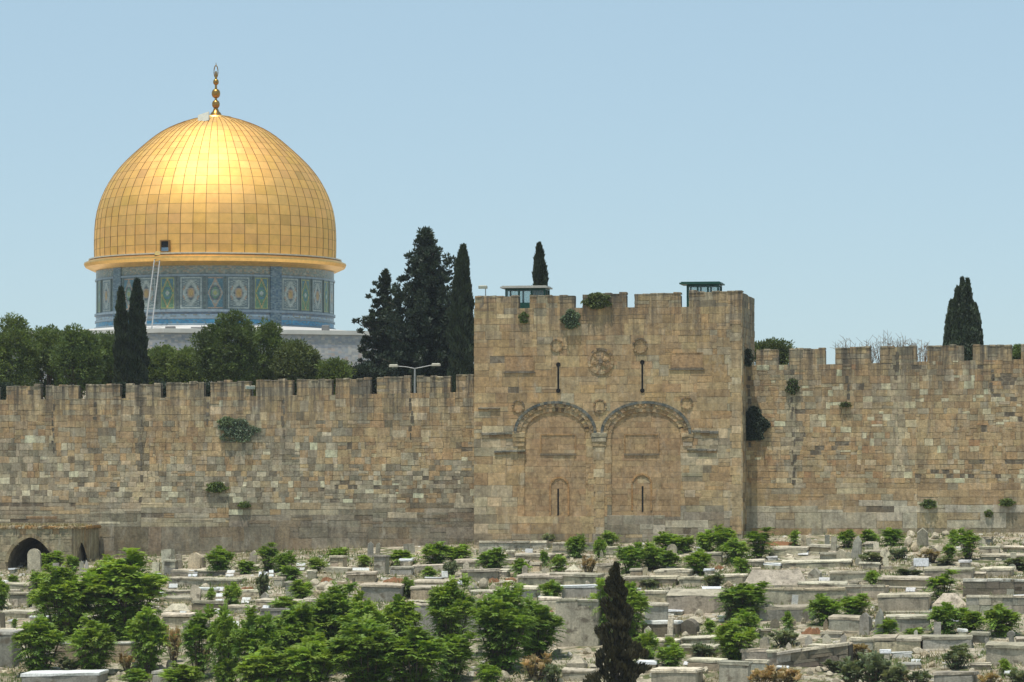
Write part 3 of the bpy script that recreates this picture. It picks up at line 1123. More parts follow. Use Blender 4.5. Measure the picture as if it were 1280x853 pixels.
def build_dome():
    r = random.Random(3)
    prof_px = [(150.3, 327), (150.9, 312), (150.9, 296), (149.9, 278.3), (147.2, 262), (141.9, 247.1), (134.5, 231.5), (124, 215.9), (111.5, 202), (97.3, 189.2), (84.5, 178), (70.6, 166.9), (57.5, 160), (43.9, 154.4), (28, 149), (12.7, 146), (3, 145)]
    prof = [(p[0] * mp, zat(p[1], DD) - 5.0) for p in prof_px]
    # resample by arc length
    P = np.array(prof)
    d = np.r_[0, np.cumsum(np.hypot(*(P[1:] - P[:-1]).T))]
    def pr(s):
        return float(np.interp(s, d, P[:, 0])), float(np.interp(s, d, P[:, 1]))
    # smooth the profile with a light moving average
    S = np.linspace(0, d[-1], 400)
    Q = np.array([pr(s) for s in S])
    k = 21
    Qp = np.vstack([np.repeat(Q[:1], k, 0), Q, np.repeat(Q[-1:], k, 0)])
    Qs = np.array([Qp[i:i + 2 * k + 1].mean(0) for i in range(len(Q))])
    Qs[:25] = Q[:25]
    Qs[:, 0] = np.minimum(Qs[:, 0], 151 * mp)
    def prs(s):
        return float(np.interp(s, S, Qs[:, 0])), float(np.interp(s, S, Qs[:, 1]))
    L = d[-1]
    NS = 60
    rows = 21
    mb = MB()
    ridge = MB()
    for j in range(rows):
        s0, s1 = L * j / rows + .012, L * (j + 1) / rows - .012
        for i in range(NS):
            rr = prs(s0)[0]
            if rr < 2.2 and i % 2: continue
            step = 2 if rr < 2.2 else 1
            t0, t1 = 2 * math.pi * i / NS, 2 * math.pi * (i + step) / NS
            gap = .014 / max(.5, rr)
            t0 += gap; t1 -= gap
            k_ = r.uniform(.90, 1.05)
            if r.random() < .03: k_ *= .90
            c = (min(1, k_), min(1, k_ * r.uniform(.965, 1.03)), min(1, k_ * r.uniform(.85, 1.1)))
            tilt = r.uniform(-.016, .016); tl2 = r.uniform(-.016, .016)
            base = len(mb.v)
            for a in range(4):
                ss = s0 + (s1 - s0) * a / 3
                R, z = prs(ss)
                for b in range(4):
                    t = t0 + (t1 - t0) * b / 3
                    off = .012 + tilt * (b / 3 - .5) + tl2 * (a / 3 - .5)
                    mb.v.append(((R + off) * math.sin(t), -(R + off) * math.cos(t), z))
            for a in range(3):
                for b in range(3):
                    q = base + a * 4 + b
                    mb.f.append((q, q + 1, q + 5, q + 4))
                    mb.c.append(c)
    dome = mb.build("dome", M_GOLD, root_d, smooth=True)
    # sheet under the panels and the standing seams
    us = MB()
    us.lathe([(prs(L * i / 60)[0] - .03, prs(L * i / 60)[1]) for i in range(61)], 120)
    for i in range(NS):
        t = 2 * math.pi * i / NS
        end = .93 if i % 2 == 0 else .84
        pts = [(prs(L * end * q / 24)) for q in range(25)]
        tv = Vector((math.cos(t), math.sin(t), 0)) * .022
        for q in range(24):
            (R0, z0), (R1, z1) = pts[q], pts[q + 1]
            e = .04
            p0 = Vector((R0 * math.sin(t), -R0 * math.cos(t), z0)); p1 = Vector((R1 * math.sin(t), -R1 * math.cos(t), z1))
            o0 = Vector((math.sin(t), -math.cos(t), 0)) * e
            nrm = Vector((math.sin(t), -math.cos(t), 0)) * (z1 - z0) + Vector((0, 0, 1)) * (R0 - R1)
            nrm.normalize(); nrm *= e
            us.poly([p0 - tv, p0 - tv + nrm, p1 - tv + nrm, p1 - tv, p0 + tv, p0 + tv + nrm, p1 + tv + nrm, p1 + tv], [(0, 1, 2, 3), (5, 4, 7, 6), (1, 5, 6, 2)])
    us.build("seams", M_GOLDR, dome)
    # cap under the finial
    zc = zat(146, DD) - 5
    m = MB()
    m.lathe([(1.5, zc - .22), (1.45, zc - .02), (.75, zc + .10), (.55, zc + .16), (0.01, zc + .2)], 24)
    m.build("crown_cap", M_GOLDT, dome, True)
    # dark door at the foot of the dome, left of centre
    th = math.asin((208.5 - 269) / 151) + R_(4.45)
    m = MB()
    hw = 4.2 * mp / 2 / math.cos(th)
    z0, z1 = zat(315, DD - 9.8) - 5, zat(302.5, DD - 9.8) - 5
    Rr = DR + .12
    ex = Vector((math.cos(th), math.sin(th), 0)); ey = Vector((math.sin(th), -math.cos(th), 0))
    def bx(m, a, b, c0, c1, za, zb_, cc=(1, 1, 1)):
        vs = []
        for z in (za, zb_):
            for (p, q) in ((a, c1), (b, c1), (b, c0), (a, c0)):
                vs.append(tuple(ex * p + ey * q + Vector((0, 0, z))))
        m.poly(vs, [(0, 3, 2, 1), (4, 5, 6, 7), (0, 1, 5, 4), (1, 2, 6, 5), (2, 3, 7, 6), (3, 0, 4, 7)], cc)
    hw = .36
    bx(m, -hw - .12, -hw, DR - .4, DR + .22, z0, z1 + .1); bx(m, hw, hw + .12, DR - .4, DR + .22, z0, z1 + .1); bx(m, -hw, hw, DR - .4, DR + .22, z1, z1 + .12)
    df = m.build("dome_door", M_GOLDR, dome)
    m = MB(); bx(m, -hw, hw, DR - .4, DR + .12, z0 + .35, z1, (1, 1, 1)); m.build("opening", M_BLACK, df)
    m = MB(); bx(m, -hw, hw, DR - .4, DR + .15, z0, z0 + .34, (.12, .2, .3)); m.build("threshold", M_TILE, df)
    # open hatch lying near the apex, left of the finial
    m = MB()
    hc = at(254.5, 151.0, DD - 3.0) - Vector((DCX, DCY, 5.0))
    m.box(-.55, .55, -.62, .62, -.09, .09, (.95, .95, .9))
    h = m.build("roof_hatch", M_CREAM, dome)
    h.location = hc + Vector((0, 0, .22)); h.rotation_euler = (R_(48), R_(-16), R_(-14))
    # small dark vent
    m = MB(); m.lathe([(0.01, .16), (.16, .12), (.2, 0)], 12)
    vt = m.build("vent", M_GOLDR, dome)
    vt.location = at(252, 178.5, DD - 5.9) - Vector((DCX, DCY, 5.0)); vt.rotation_euler = (R_(35), 0, 0)
    # cornice
    m = MB()
    z = zat(328, DD) - 5
    RC = 163.5 * mp
    m.lathe([(DR - .1, z + .10), (DR + .25, z + .10), (RC - .35, z - .02), (RC, z - .17), (RC + .02, z - .30), (RC - .12, z - .58), (DR + .1, z - .92), (DR - .2, z - .95)], 96)
    m.build("cornice", M_GOLDT, root_d)
    m = MB()
    m.lathe([(DR + .10, z + .104), (DR + .55, z + .08), (DR + .56, z + .20), (DR + .12, z + .24), (DR + .02, z + .24)], 96, c=(.62, .60, .52))
    m.build("cornice_flashing", M_TILE, root_d)


build_dome()


def build_finial():
    z = zat(144, DD) - 5
    s = mp
    root = empty("finial", (0, 0, z))
    root.parent = root_d
    root.location = (0, 0, z)
    m = MB()
    m.lathe([(.55, -.05), (.50, .15), (.30, .35), (.16, .75), (.12, 1.1), (.1, 3.9), (.07, 4.1)], 16)
    m.build("stem", M_FIN, root, True)
    for (yc, rr) in ((130.5, 4.7), (117, 5.2), (102.5, 3.4)):
        zc = (144 - yc) * s
        R = rr * s
        m = MB()
        m.lathe([(R * math.cos(a) ** .85 + .02, zc + R * 1.15 * math.sin(a)) for a in np.linspace(-1.45, 1.45, 11)], 18)
        m.build("ball", M_FIN, root, True)
    m = MB()
    cz = (144 - 89.5) * s
    pts = [(0.16 * math.sin(t) * 1.15, 0, cz + .58 * -math.cos(t)) for t in np.linspace(.05, 2 * math.pi - .05, 22)]
    m.tube(pts, .05, .05, 6)
    m.build("crescent_ring", M_FIN, root, True)
    m = MB()
    m.tube([(0, 0, cz + .5), (0, 0, cz + .85)], .05, .02, 6)
    m.build("tip", M_FIN, root)


build_finial()


def build_drum():
    r = random.Random(9)
    TH0 = 4.45
    # z lines from the photo at the drum's front
    fz = lambda py: at(269, py, DD - DR).z - 5.0
    ztop, zbot = fz(326), fz(418)
    B = [alb(112, 122, 118, 1.2), alb(100, 113, 114, 1.2), alb(128, 132, 126, 1.2), alb(92, 104, 108, 1.2), alb(132, 124, 110, 1.2), alb(84, 102, 100, 1.2)]
    def band(py):
        if py < 331: return [(B[3], 3), (B[0], 2)]
        if py < 343: return [(B[0], 3), (B[1], 3), (B[2], 2), (B[4], 1.5)]
        if py < 388: return [(B[1], 3), (B[3], 3), (B[0], 1), (B[5], 1)]
        if py < 392.5: return [(alb(78, 92, 108), 3), (alb(98, 100, 104), 1)]
        if py < 396.5: return [(alb(126, 142, 156), 3), (B[2], 1)]
        if py < 399: return [(alb(96, 84, 78), 2), (alb(72, 84, 96), 1)]
        if py < 404.5: return [(alb(66, 122, 156), 4), (alb(72, 108, 140), 1), (alb(98, 118, 128), 1)]
        if py < 407: return [(alb(88, 92, 92), 2), (alb(64, 96, 120), 1)]
        return [(alb(96, 112, 124), 3), (alb(76, 98, 118), 2), (alb(106, 108, 108), 1)]
    piers = [-143.5 + TH0, -53.5 + TH0, 29.5 + TH0, 120 + TH0]
    def pier(thd):
        for p in piers:
            if abs((thd - p + 180) % 360 - 180) < 3.2: return True
        return False
    NT, NZ = 360, 62
    m = MB()
    for j in range(NZ):
        z0, z1 = zbot + (ztop - zbot) * j / NZ, zbot + (ztop - zbot) * (j + 1) / NZ
        py = 418 + (326 - 418) * (j + .5) / NZ
        for i in range(NT):
            t0, t1 = 2 * math.pi * i / NT, 2 * math.pi * (i + 1) / NT
            thd = (i + .5)
            if thd > 180: thd -= 360
            c = pick(band(py), r)
            R = DR - .15
            if pier(thd) and py < 404:
                R += .12
                c = pick([(alb(74, 92, 104), 3), (alb(92, 106, 114), 2), (alb(60, 80, 98), 1)], r)
            if py < 404:
                for e, t in ((-1, t0), (1, t1)):
                    if pier(thd) and not pier(thd + e):
                        m.face([((R - .14) * math.sin(t), -(R - .14) * math.cos(t), z0), (R * math.sin(t), -R * math.cos(t), z0), (R * math.sin(t), -R * math.cos(t), z1), ((R - .14) * math.sin(t), -(R - .14) * math.cos(t), z1)], c)
            m.face([(R * math.sin(t0), -R * math.cos(t0), z0), (R * math.sin(t1), -R * math.cos(t1), z0), (R * math.sin(t1), -R * math.cos(t1), z1), (R * math.sin(t0), -R * math.cos(t0), z1)], c)
    m.build("drum", M_TILE, root_d)
    # mouldings round the drum
    for (pa, hh, oo) in ((343.5, .10, .10), (388, .12, .14), (397, .10, .10), (406, .14, .2)):
        z = fz(pa)
        q = MB()
        q.lathe([(DR - .16, z - hh), (DR - .15 + oo, z - hh), (DR - .15 + oo, z + hh * .6), (DR - .16, z + hh)], 96, c=alb(104, 118, 130))
        q.build("drum_moulding", M_TILE, root_d)
    # foot of the drum flaring on to the roof
    z = fz(409)
    # panels
    Wt = alb(164, 174, 174, 1.05); Wg = alb(134, 146, 148, 1.05); Bl = alb(76, 98, 114, 1.05); Dk = alb(48, 66, 88, 1.1); Oc = alb(176, 140, 66, 1.1); Gn = alb(62, 118, 78, 1.1); Yg = alb(140, 146, 76, 1.1); Te = alb(22, 96, 124, 1.1); Pk = alb(160, 132, 112, 1.1)
    def diamond(x, y):      # x,y in -1..1
        ax, ay = abs(x), abs(y)
        if ax > .90 or ay > .93: return Bl
        if ax > .76 or ay > .84: return Wt
        if ax > .70 or ay > .80: return Bl
        d = ax / .66 + ay / .80
        if d > 1.35: return Bl if (int(ax * 14) + int(ay * 14)) % 2 else Wg
        if d > 1.12: return Pk if ax > .5 else Wg
        if d > .80: return Wt
        if d > .66: return Wg
        e = (x / .42) ** 2 + (y / .40) ** 2
        if e < .25: return Oc
        if e < .60: return Pk
        if e < 1.0: return Dk
        return Wg
    def green(x, y):
        ax, ay = abs(x), abs(y)
        if ax > .92 or ay > .94: return Bl
        if ax > .80 or ay > .88: return Yg
        e = (x / .62) ** 2 + (y / .46) ** 2
        if e < .12: return Wt
        if e < .30: return Gn
        if e < .62: return Te
        if e < 1.0: return Gn
        d = ax / .8 + ay / .8
        if .95 < d < 1.12: return Oc
        if d > 1.25: return Te if y > 0 else Gn
        return Gn
    def teal(x, y):
        ax, ay = abs(x), abs(y)
        if ax > .92 or ay > .94: return Bl
        if ax > .82 or ay > .88: return Pk
        e = (x / .66) ** 2 + (y / .46) ** 2
        if e < .10: return Yg
        if e < .28: return Wg
        if e < .50: return Gn
        if e < 1.0: return Dk
        d = ax / .8 + ay / .8
        if .92 < d < 1.12: return Pk
        if d > 1.2: return Te
        return Wg
    layout = [(-64, 0, 4.7), (-74, 1, 3), (-45, 2, 3.6), (-34.2, 0, 5.3), (-22.9, 1, 3.9), (-11.4, 0, 5.6), (0, 2, 3.9), (11.0, 0, 5.6), (22.1, 1, 3.7), (38, 0, 5.2), (47.8, 1, 3.2), (57.5, 0, 4.6), (67, 1, 3.2), (76, 0, 4.6)]
    layout += [(t + 180, k, w) for t, k, w in layout if -80 < t < 80]
    pts = (diamond, green, teal)
    z0, z1 = fz(387), fz(345)
    for (thd, kind, hw) in layout:
        thd += TH0
        fn = pts[kind]
        q = MB()
        nx, nz = (20, 28) if kind == 0 else (16, 28)
        for i in range(nx):
            for j in range(nz):
                ta = R_(thd - hw + 2 * hw * i / nx); tb = R_(thd - hw + 2 * hw * (i + 1) / nx)
                za = z0 + (z1 - z0) * j / nz; zb_ = z0 + (z1 - z0) * (j + 1) / nz
                c = fn((i + .5) / nx * 2 - 1, (j + .5) / nz * 2 - 1)
                k = r.uniform(.85, 1.15)
                c = tuple((v * .62 + g_ * .38) * k for v, g_ in zip(c, B[0]))
                R = DR - .15 + .05
                q.face([(R * math.sin(ta), -R * math.cos(ta), za), (R * math.sin(tb), -R * math.cos(tb), za), (R * math.sin(tb), -R * math.cos(tb), zb_), (R * math.sin(ta), -R * math.cos(ta), zb_)], c)
        # edge frame closing the panel to the drum
        R0, R1 = DR - .16, DR - .05
        for (ta, tb, za, zb_) in ((thd - hw - .3, thd - hw, z0, z1), (thd + hw, thd + hw + .3, z0, z1)):
            a, b = R_(ta), R_(tb)
            P = [(R * math.sin(t), -R * math.cos(t), z) for R in (R0, R1) for t in (a, b) for z in (za, zb_)]
            q.poly(P, [(4, 6, 7, 5), (0, 4, 5, 1), (2, 3, 7, 6)], B[1])
        q.build("tile_panel", M_TILE, root_d)


build_drum()


def build_octagon():
    r = random.Random(14)
    RI = 23.5                                  # inradius
    rot = R_(17)
    zt = at(269, 413.5, DD - RI).z - 5.0
    zroof_in = at(269, 411, DD - DR).z - 5.0
    RCc = RI / math.cos(math.pi / 8)
    cr = [(RCc * math.sin(rot + math.pi / 8 + k * math.pi / 4), -RCc * math.cos(rot + math.pi / 8 + k * math.pi / 4)) for k in range(8)]
    wl = MB()
    H1 = zt * .46
    for k in range(8):
        a, b = Vector((*cr[k - 1], 0)), Vector((*cr[k], 0))
        N = 64
        for i in range(N):
            p, q = a.lerp(b, i / N), a.lerp(b, (i + 1) / N)
            wl.face([(p.x, p.y, -3), (q.x, q.y, -3), (q.x, q.y, H1), (p.x, p.y, H1)], pick([(alb(180, 172, 158), 3), (alb(160, 150, 140), 1)], r))
            NZ = 34
            for j in range(NZ):
                za, zb_ = H1 + (zt - H1) * j / NZ, H1 + (zt - H1) * (j + 1) / NZ
                g_ = (j + .5) / NZ
                if g_ > .9: pl = [(alb(112, 112, 116), 2), (alb(96, 106, 122), 2)]
                elif g_ > .72: pl = [(alb(112, 114, 120), 3), (alb(150, 142, 136), 1.2), (alb(88, 98, 118), 2)]
                elif (i // 3) % 3 == 0: pl = [(alb(152, 148, 146), 3), (alb(126, 130, 138), 2)]
                else: pl = [(alb(122, 130, 144), 3), (alb(142, 141, 144), 2), (alb(146, 126, 116), 1)]
                cc = pick(pl, r)
                cc = tuple(.5 * a_ + .5 * b_ for a_, b_ in zip(cc, alb(140, 144, 150)))
                wl.face([(p.x, p.y, za), (q.x, q.y, za), (q.x, q.y, zb_), (p.x, p.y, zb_)], cc)
    wl.build("octagon_wall", M_TILE, root_d)
    # parapet coping
    cp = MB()
    for k in range(8):
        a, b = Vector((*cr[k - 1], 0)), Vector((*cr[k], 0))
        n_ = ((a + b) / 2).normalized()
        o = .18
        s_ = 1 + o / RCc
        s2 = 1 - .7 / RCc
        vs = [a * s_, b * s_, b * s2, a * s2]
        P = [(p.x, p.y, zt - .25) for p in vs] + [(p.x, p.y, zt + .12) for p in vs]
        cp.poly(P, [(4, 5, 6, 7), (0, 1, 5, 4), (0, 3, 2, 1), (2, 3, 7, 6)], (.9, .9, .88))
    cp.build("parapet_coping", M_ROOF, root_d)
    # lead roof rising to the drum
    rf = MB()
    NR = 96
    for i in range(NR):
        t0, t1 = 2 * math.pi * i / NR, 2 * math.pi * (i + 1) / NR
        def oct_r(t):
            d = (t - rot + math.pi / 8) % (math.pi / 4) - math.pi / 8
            return (RI - .6) / math.cos(d)
        Ra, Rb = oct_r(t0), oct_r(t1)
        Rin = DR - .3
        k = r.uniform(.88, 1.06)
        rf.face([(Ra * math.sin(t0), -Ra * math.cos(t0), zt - .2), (Rb * math.sin(t1), -Rb * math.cos(t1), zt - .2), (Rin * math.sin(t1), -Rin * math.cos(t1), zroof_in + .35), (Rin * math.sin(t0), -Rin * math.cos(t0), zroof_in + .35)], (k, k, k))
    rf.build("roof", M_ROOF, root_d)
    # vents and chests on the roof
    for (px, py, w) in ((213, 414, .9), (248, 415, 1.3), (407, 412.5, .7)):
        p = at(px, py, DD - 17) - Vector((DCX, DCY, 5.0))
        q = MB()
        q.rbox(-w / 2, w / 2, -.3, .3, -.4, .42, .05, .02, (.30, .30, .30), r)
        o = q.build("roof_vent", M_ROOF, root_d)
        o.location = p


build_octagon()

# ladder hoist leaning from the octagon's roof to the dome's foot
def hoist():
    p0 = at(184.5, 419, DD - 17.2)
    p1 = at(197, 320, DD - 10.9)
    ax = (p1 - p0)
    L = ax.length
    root = empty("ladder_hoist", p0)
    root.rotation_euler = ax.to_track_quat('Z', 'Y').to_euler()
    tag(root, "pale steel ladder hoist leaning on the golden dome's cornice, left of centre", "hoist")
    w = .24
    for sx in (-1, 1):
        m = MB()
        m.tube([(sx * w * 1.25, 0, 0), (sx * w, 0, L)], .07, .055, 6)
        m.build("rail", M_STEEL, root)
    k = int(L / .45)
    rm = MB()
    rm.tube([(-w, 0, 0), (w, 0, 0)], .022, .022, 4)
    rme = rm.mesh("rung", M_STEEL)
    for i in range(1, k):
        link("rung", rme, root).location = (0, 0, i * .45)
    m = MB()
    m.rbox(-.26, .26, -.3, .2, L - .1, L + .42, .04, .01, (.75, .55, .16))
    m.build("bucket", M_CREAM, root)
    m = MB()
    m.rbox(-.6, .6, -.6, .6, -.5, .15, .04, .01, (.5, .5, .5))
    m.build("winch", M_CREAM, root)


hoist()

# ------------------------------------------------------------------ VEGETATION
def quads_mesh(name, C, U, V, mat, tints, extra=None):
    """C centres (n,3), U,V half-axes (n,3): n diamond leaves, as one mesh"""
    n = len(C)
    co = np.empty((n, 4, 3), dtype=np.float32)
    co[:, 0] = C - U
    co[:, 1] = C - V
    co[:, 2] = C + U
    co[:, 3] = C + V
    me = bpy.data.meshes.new(name)
    me.vertices.add(n * 4)
    me.vertices.foreach_set("co", co.ravel())
    me.loops.add(n * 4)
    me.loops.foreach_set("vertex_index", np.arange(n * 4, dtype=np.int32))
    me.polygons.add(n)
    me.polygons.foreach_set("loop_start", np.arange(0, n * 4, 4, dtype=np.int32))
    me.update(calc_edges=True)
    a = me.color_attributes.new("tint", 'FLOAT_COLOR', 'CORNER')
    arr = np.ones((n, 4, 4), dtype=np.float32)
    arr[:, :, :3] = tints[:, None, :]
    a.data.foreach_set("color", arr.ravel())
    me.materials.append(mat)
    me.update()
    return me


def rvec(g, n):
    v = g.normal(size=(n, 3))
    return v / np.linalg.norm(v, axis=1, keepdims=True)


def clumps(g, centres, radii, per, leaf, lw, up=0.3, squash=.75):
    """needle clumps round the given centres"""
    n = len(centres) * per
    C = np.repeat(centres, per, axis=0)
    Rr = np.repeat(radii, per)
    d = rvec(g, n)
    rad = Rr * g.uniform(.35, 1.0, n) ** .6
    P = C + d * rad[:, None] * np.array([1, 1, squash])
    U = d + rvec(g, n) * .7 + np.array([0, 0, up])
    U /= np.linalg.norm(U, axis=1, keepdims=True)
    Vv = np.cross(U, rvec(g, n))
    Vv /= np.linalg.norm(Vv, axis=1, keepdims=True)
    ls = leaf * g.uniform(.6, 1.3, n)
    k = np.repeat(g.uniform(.78, 1.25, len(centres)), per) * g.uniform(.85, 1.15, n)
    T = np.stack([k * g.uniform(.95, 1.08, n), k, k * .95], 1)
    return P, U * ls[:, None], Vv * (ls * lw)[:, None], T


def cypress_mesh(name, h, rad, seed, mat, count=9000, lumps=.22, taper=1.0, split=0, gaps=0.0, base_w=.55, leafk=1.0, pf=None):
    g = np.random.default_rng(seed)
    n = count
    t = g.uniform(0.02, 1, n) ** .9
    th = g.uniform(0, 2 * math.pi, n)
    prof = np.interp(t, [0, .08, .25, .5, .75, .9, 1.0], pf or [base_w * .7, base_w + .15, .95, 1.0, .72 * taper, .42 * taper, .05])
    ph = g.uniform(0, 6.3, 12)
    lump = np.zeros(n)
    for i in range(12):
        a, b_ = 1 + i % 5, 3 + i * 2.1
        lump += np.sin(a * th + b_ * t * 3 + ph[i]) / 12 ** .5
    r = rad * prof * (1 + lumps * lump) * g.uniform(.55, 1.0, n) ** .35
    cx = 0.12 * rad * np.sin(t * 5 + ph[0])
    P = np.stack([cx + r * np.cos(th), r * np.sin(th), t * h], 1)
    out = np.stack([np.cos(th), np.sin(th), np.zeros(n)], 1)
    U = out * .45 + np.array([0, 0, 1.0]) + rvec(g, n) * .35
    U /= np.linalg.norm(U, axis=1, keepdims=True)
    Vv = np.cross(U, rvec(g, n)); Vv /= np.linalg.norm(Vv, axis=1, keepdims=True)
    ls = g.uniform(.16, .38, n) * leafk
    if gaps:
        nz = np.array([mnoise.noise(Vector((p[0] * 1.5, p[1] * 1.5, p[2] * 1.2 + seed))) + .5 * mnoise.noise(Vector((p[0] * 3.4, p[1] * 3.4, p[2] * 2.6))) for p in P])
        keep = nz > -.5 + gaps
        P = P + (out * (nz * .95 * r)[:, None])
        keep |= g.random(n) < .10
        P, U, Vv, ls, lump = P[keep], U[keep], Vv[keep], ls[keep], lump[keep]
    k = g.uniform(.7, 1.35, len(P))
    T = np.stack([k * 1.02, k, k * .92], 1)
    return quads_mesh(name, P, U * ls[:, None], Vv * (ls * .42)[:, None], mat, T)


def tree(name, label, cat, base, crown_me, trunk_h, trunk_r, group=None, limbs=None, rz=0.0, sc=(1, 1, 1)):
    root = empty(name, base, rz)
    root.scale = sc
    tag(root, label, cat, group)
    link("crown", crown_me, root)
    m = MB()
    m.tube([(0, 0, -.5), (0.05, 0, trunk_h * .5), (0, 0.05, trunk_h)], trunk_r, trunk_r * .35, 8)
    if limbs:
        for (p0, p1, r0) in limbs:
            mid = (Vector(p0) + Vector(p1)) / 2 + Vector((0, 0, -.25))
            m.tube([p0, mid, p1], r0, r0 * .35, 5)
    m.build("trunk", M_BARK, root)
    return root


def cyp_at(label, px, top, halfw, dist, mat, seed, zb=5.0, count=9000, name="cypress", **kw):
    b = at(px, top, dist)
    h = b.z - zb
    me = cypress_mesh("crown", h, halfw * mpp(dist), seed, mat, count, **kw)
    return tree(name, label, "cypress tree", (b.x, b.y, zb), me, h * .85, .16 + .02 * h)


cyp_at("narrow cypress in front of the tiled drum, the shorter of the two side by side", 152, 362, 8.5, 290, M_CYP, 1, count=8000)
cyp_at("narrow cypress in front of the tiled drum, the taller of the two side by side", 172, 352, 11.5, 290, M_CYP, 2, count=10000)
cyp_at("dense narrow cypress against the left edge of the gate tower", 578, 309, 15, 285, M_CYP, 3, count=14000, lumps=.16)
cyp_at("cypress tip rising from behind the left end of the gate tower", 674.5, 307, 12, 285, M_CYP, 4, count=9000)


def clump_cypress(label, px, top, halfw, dist, seed, name="cypress"):
    """broad cypress of several upright plumes"""
    g = np.random.default_rng(seed)
    b = at(px, top, dist)
    zb = 5.0
    h = b.z - zb
    R = halfw * mpp(dist)
    Ps = []
    for k in range(22):
        a = k * 2.4
        rr = R * (0 if k == 0 else g.uniform(.2, .80) )
        hh = h * (1 - .55 * (rr / R) ** 2.2 - g.uniform(0, .06)) if k else h
        if k == 1: hh = h * .99; rr = R * .25; a = 0.2
        n = 2600
        t = g.uniform(.12, 1, n)
        th = g.uniform(0, 2 * math.pi, n)
        prof = np.interp(t, [0, .3, .6, .85, 1], [.5, .9, 1, .62, .08])
        r = R * .36 * prof * g.uniform(.5, 1, n) ** .4
        P = np.stack([rr * math.cos(a) * np.minimum(1, t * 1.5) + r * np.cos(th), rr * math.sin(a) + r * np.sin(th), t * hh], 1)
        Ps.append(P)
    P = np.vstack(Ps)
    n = len(P)
    U = np.array([0, 0, 1.0]) + rvec(g, n) * .6
    U /= np.linalg.norm(U, axis=1, keepdims=True)
    Vv = np.cross(U, rvec(g, n)); Vv /= np.linalg.norm(Vv, axis=1, keepdims=True)
    ls = g.uniform(.14, .34, n)
    k = g.uniform(.7, 1.35, n)
    me = quads_mesh("crown", P, U * ls[:, None], Vv * (ls * .45)[:, None], M_CYP, np.stack([k, k, k * .9], 1))
    return tree(name, label, "cypress tree", (b.x, b.y, zb), me, h * .8, .3)


clump_cypress("broad dark cypress standing alone above the right-hand wall", 1203, 349, 28, 285, 31)


def conifer(name, label, px, top, halfw, dist, seed, levels, per_level, clump_r, gaps, mat, lean=0, leaf=.17, extra=None):
    g = np.random.default_rng(seed)
    b = at(px, top, dist)
    zb = 5.0
    h = b.z - zb
    R = halfw * mpp(dist)
    C = []; rr_ = []; limbs = []
    for i in range(levels):
        t = i / (levels - 1)                      # 0 bottom
        z = h * (.10 + .88 * t)
        L = R * float(np.interp(t, [0, .15, .5, .8, 1], [.95, 1.0, .92, .56, .06]))
        k = max(2, int(per_level * (1 - .55 * t)))
        for j in range(k):
            a = 2 * math.pi * (j + g.random()) / k
            l = L * g.uniform(.62, 1.12)
            if g.random() < gaps: continue
            nn = max(1, int(l / (clump_r * .8)))
            tip = None
            for q in range(nn + 1):
                f = q / max(1, nn)
                d = l * f
                p = np.array([d * math.cos(a), d * math.sin(a), z - .10 * l * math.sin(f * math.pi) + .22 * l * f ** 2])
                C.append(p + g.normal(size=3) * .12)
                rr_.append(clump_r * (1 - .45 * f) * g.uniform(.7, 1.15))
                tip = p
            if gaps > .2 or i % 3 == 0:
                limbs.append(((0, 0, z - .3), tuple(tip), .05))
    if extra:
        for (dx, dz, rr) in extra:
            C.append(np.array([dx * mpp(dist), g.uniform(-.5, .5), h - dz * mpp(dist)])); rr_.append(rr)
            limbs.append(((0, 0, max(1.5, h - dz * mpp(dist) - .8)), tuple(C[-1]), .05))
    C = np.array(C); rr_ = np.array(rr_)
    P, U, Vv, T = clumps(g, C, rr_, 46, leaf, .38, up=.5)
    me = quads_mesh("crown", P, U, Vv, mat, T)
    return tree(name, label, "conifer tree", (b.x, b.y, zb), me, h * .97, .28, limbs=limbs)


conifer("conifer", "tallest dark conifer, broad and dense, left of the gate tower", 533, 289, 54, 288, 41, 28, 16, .66, .03, M_DARKC)
conifer("conifer", "sparse ragged dark conifer with gaps, left of the tallest one", 481, 339, 34, 292, 42, 22, 11, .36, .26, M_DARKC,
        extra=[(-26, 66, .34), (-33, 62, .26), (-30, 75, .3), (-20, 84, .4), (-12, 70, .3), (-26, 95, .5), (-18, 110, .6), (-38, 63, .16), (-22, 60, .2), (12, 40, .3), (15, 58, .35)])


def pine(label, px, py_c, rx, ry, dist, seed, mat=M_PINE, name="pine_tree", cat="pine tree", leaf=.13, nc=120, cl=.8, group=None):
    g = np.random.default_rng(seed)
    c = at(px, py_c, dist)
    zb = 5.0
    k = mpp(dist)
    RX, RZ = rx * k, ry * k
    n = nc
    d = rvec(g, n)
    rad = g.uniform(.45, 1.0, n) ** .5
    cen = d * rad[:, None] * np.array([RX, RX * .8, RZ])
    cen *= 1 + .16 * np.sin(cen[:, :1] * 1.7 + seed) + .1 * np.sin(cen[:, 1:2] * 2.3 + seed)
    cen[:, 2] = np.where(cen[:, 2] < 0, cen[:, 2] * 1.5, cen[:, 2]) + c.z - zb
    rr = g.uniform(.55, 1.1, n) * cl
    P, U, Vv, T = clumps(g, cen, rr, 150, leaf, .36, up=.35, squash=.8)
    # sunlit side of real trees comes from the lamp; leaf colour differs only clump to clump
    me = quads_mesh("crown", P, U, Vv, mat, T)
    H = c.z - zb
    limbs = [((0, 0, H * .45), tuple(cen[i]), .06) for i in range(0, n, 9)]
    return tree(name, label, cat, (c.x, c.y, zb), me, H, .25, group, limbs)


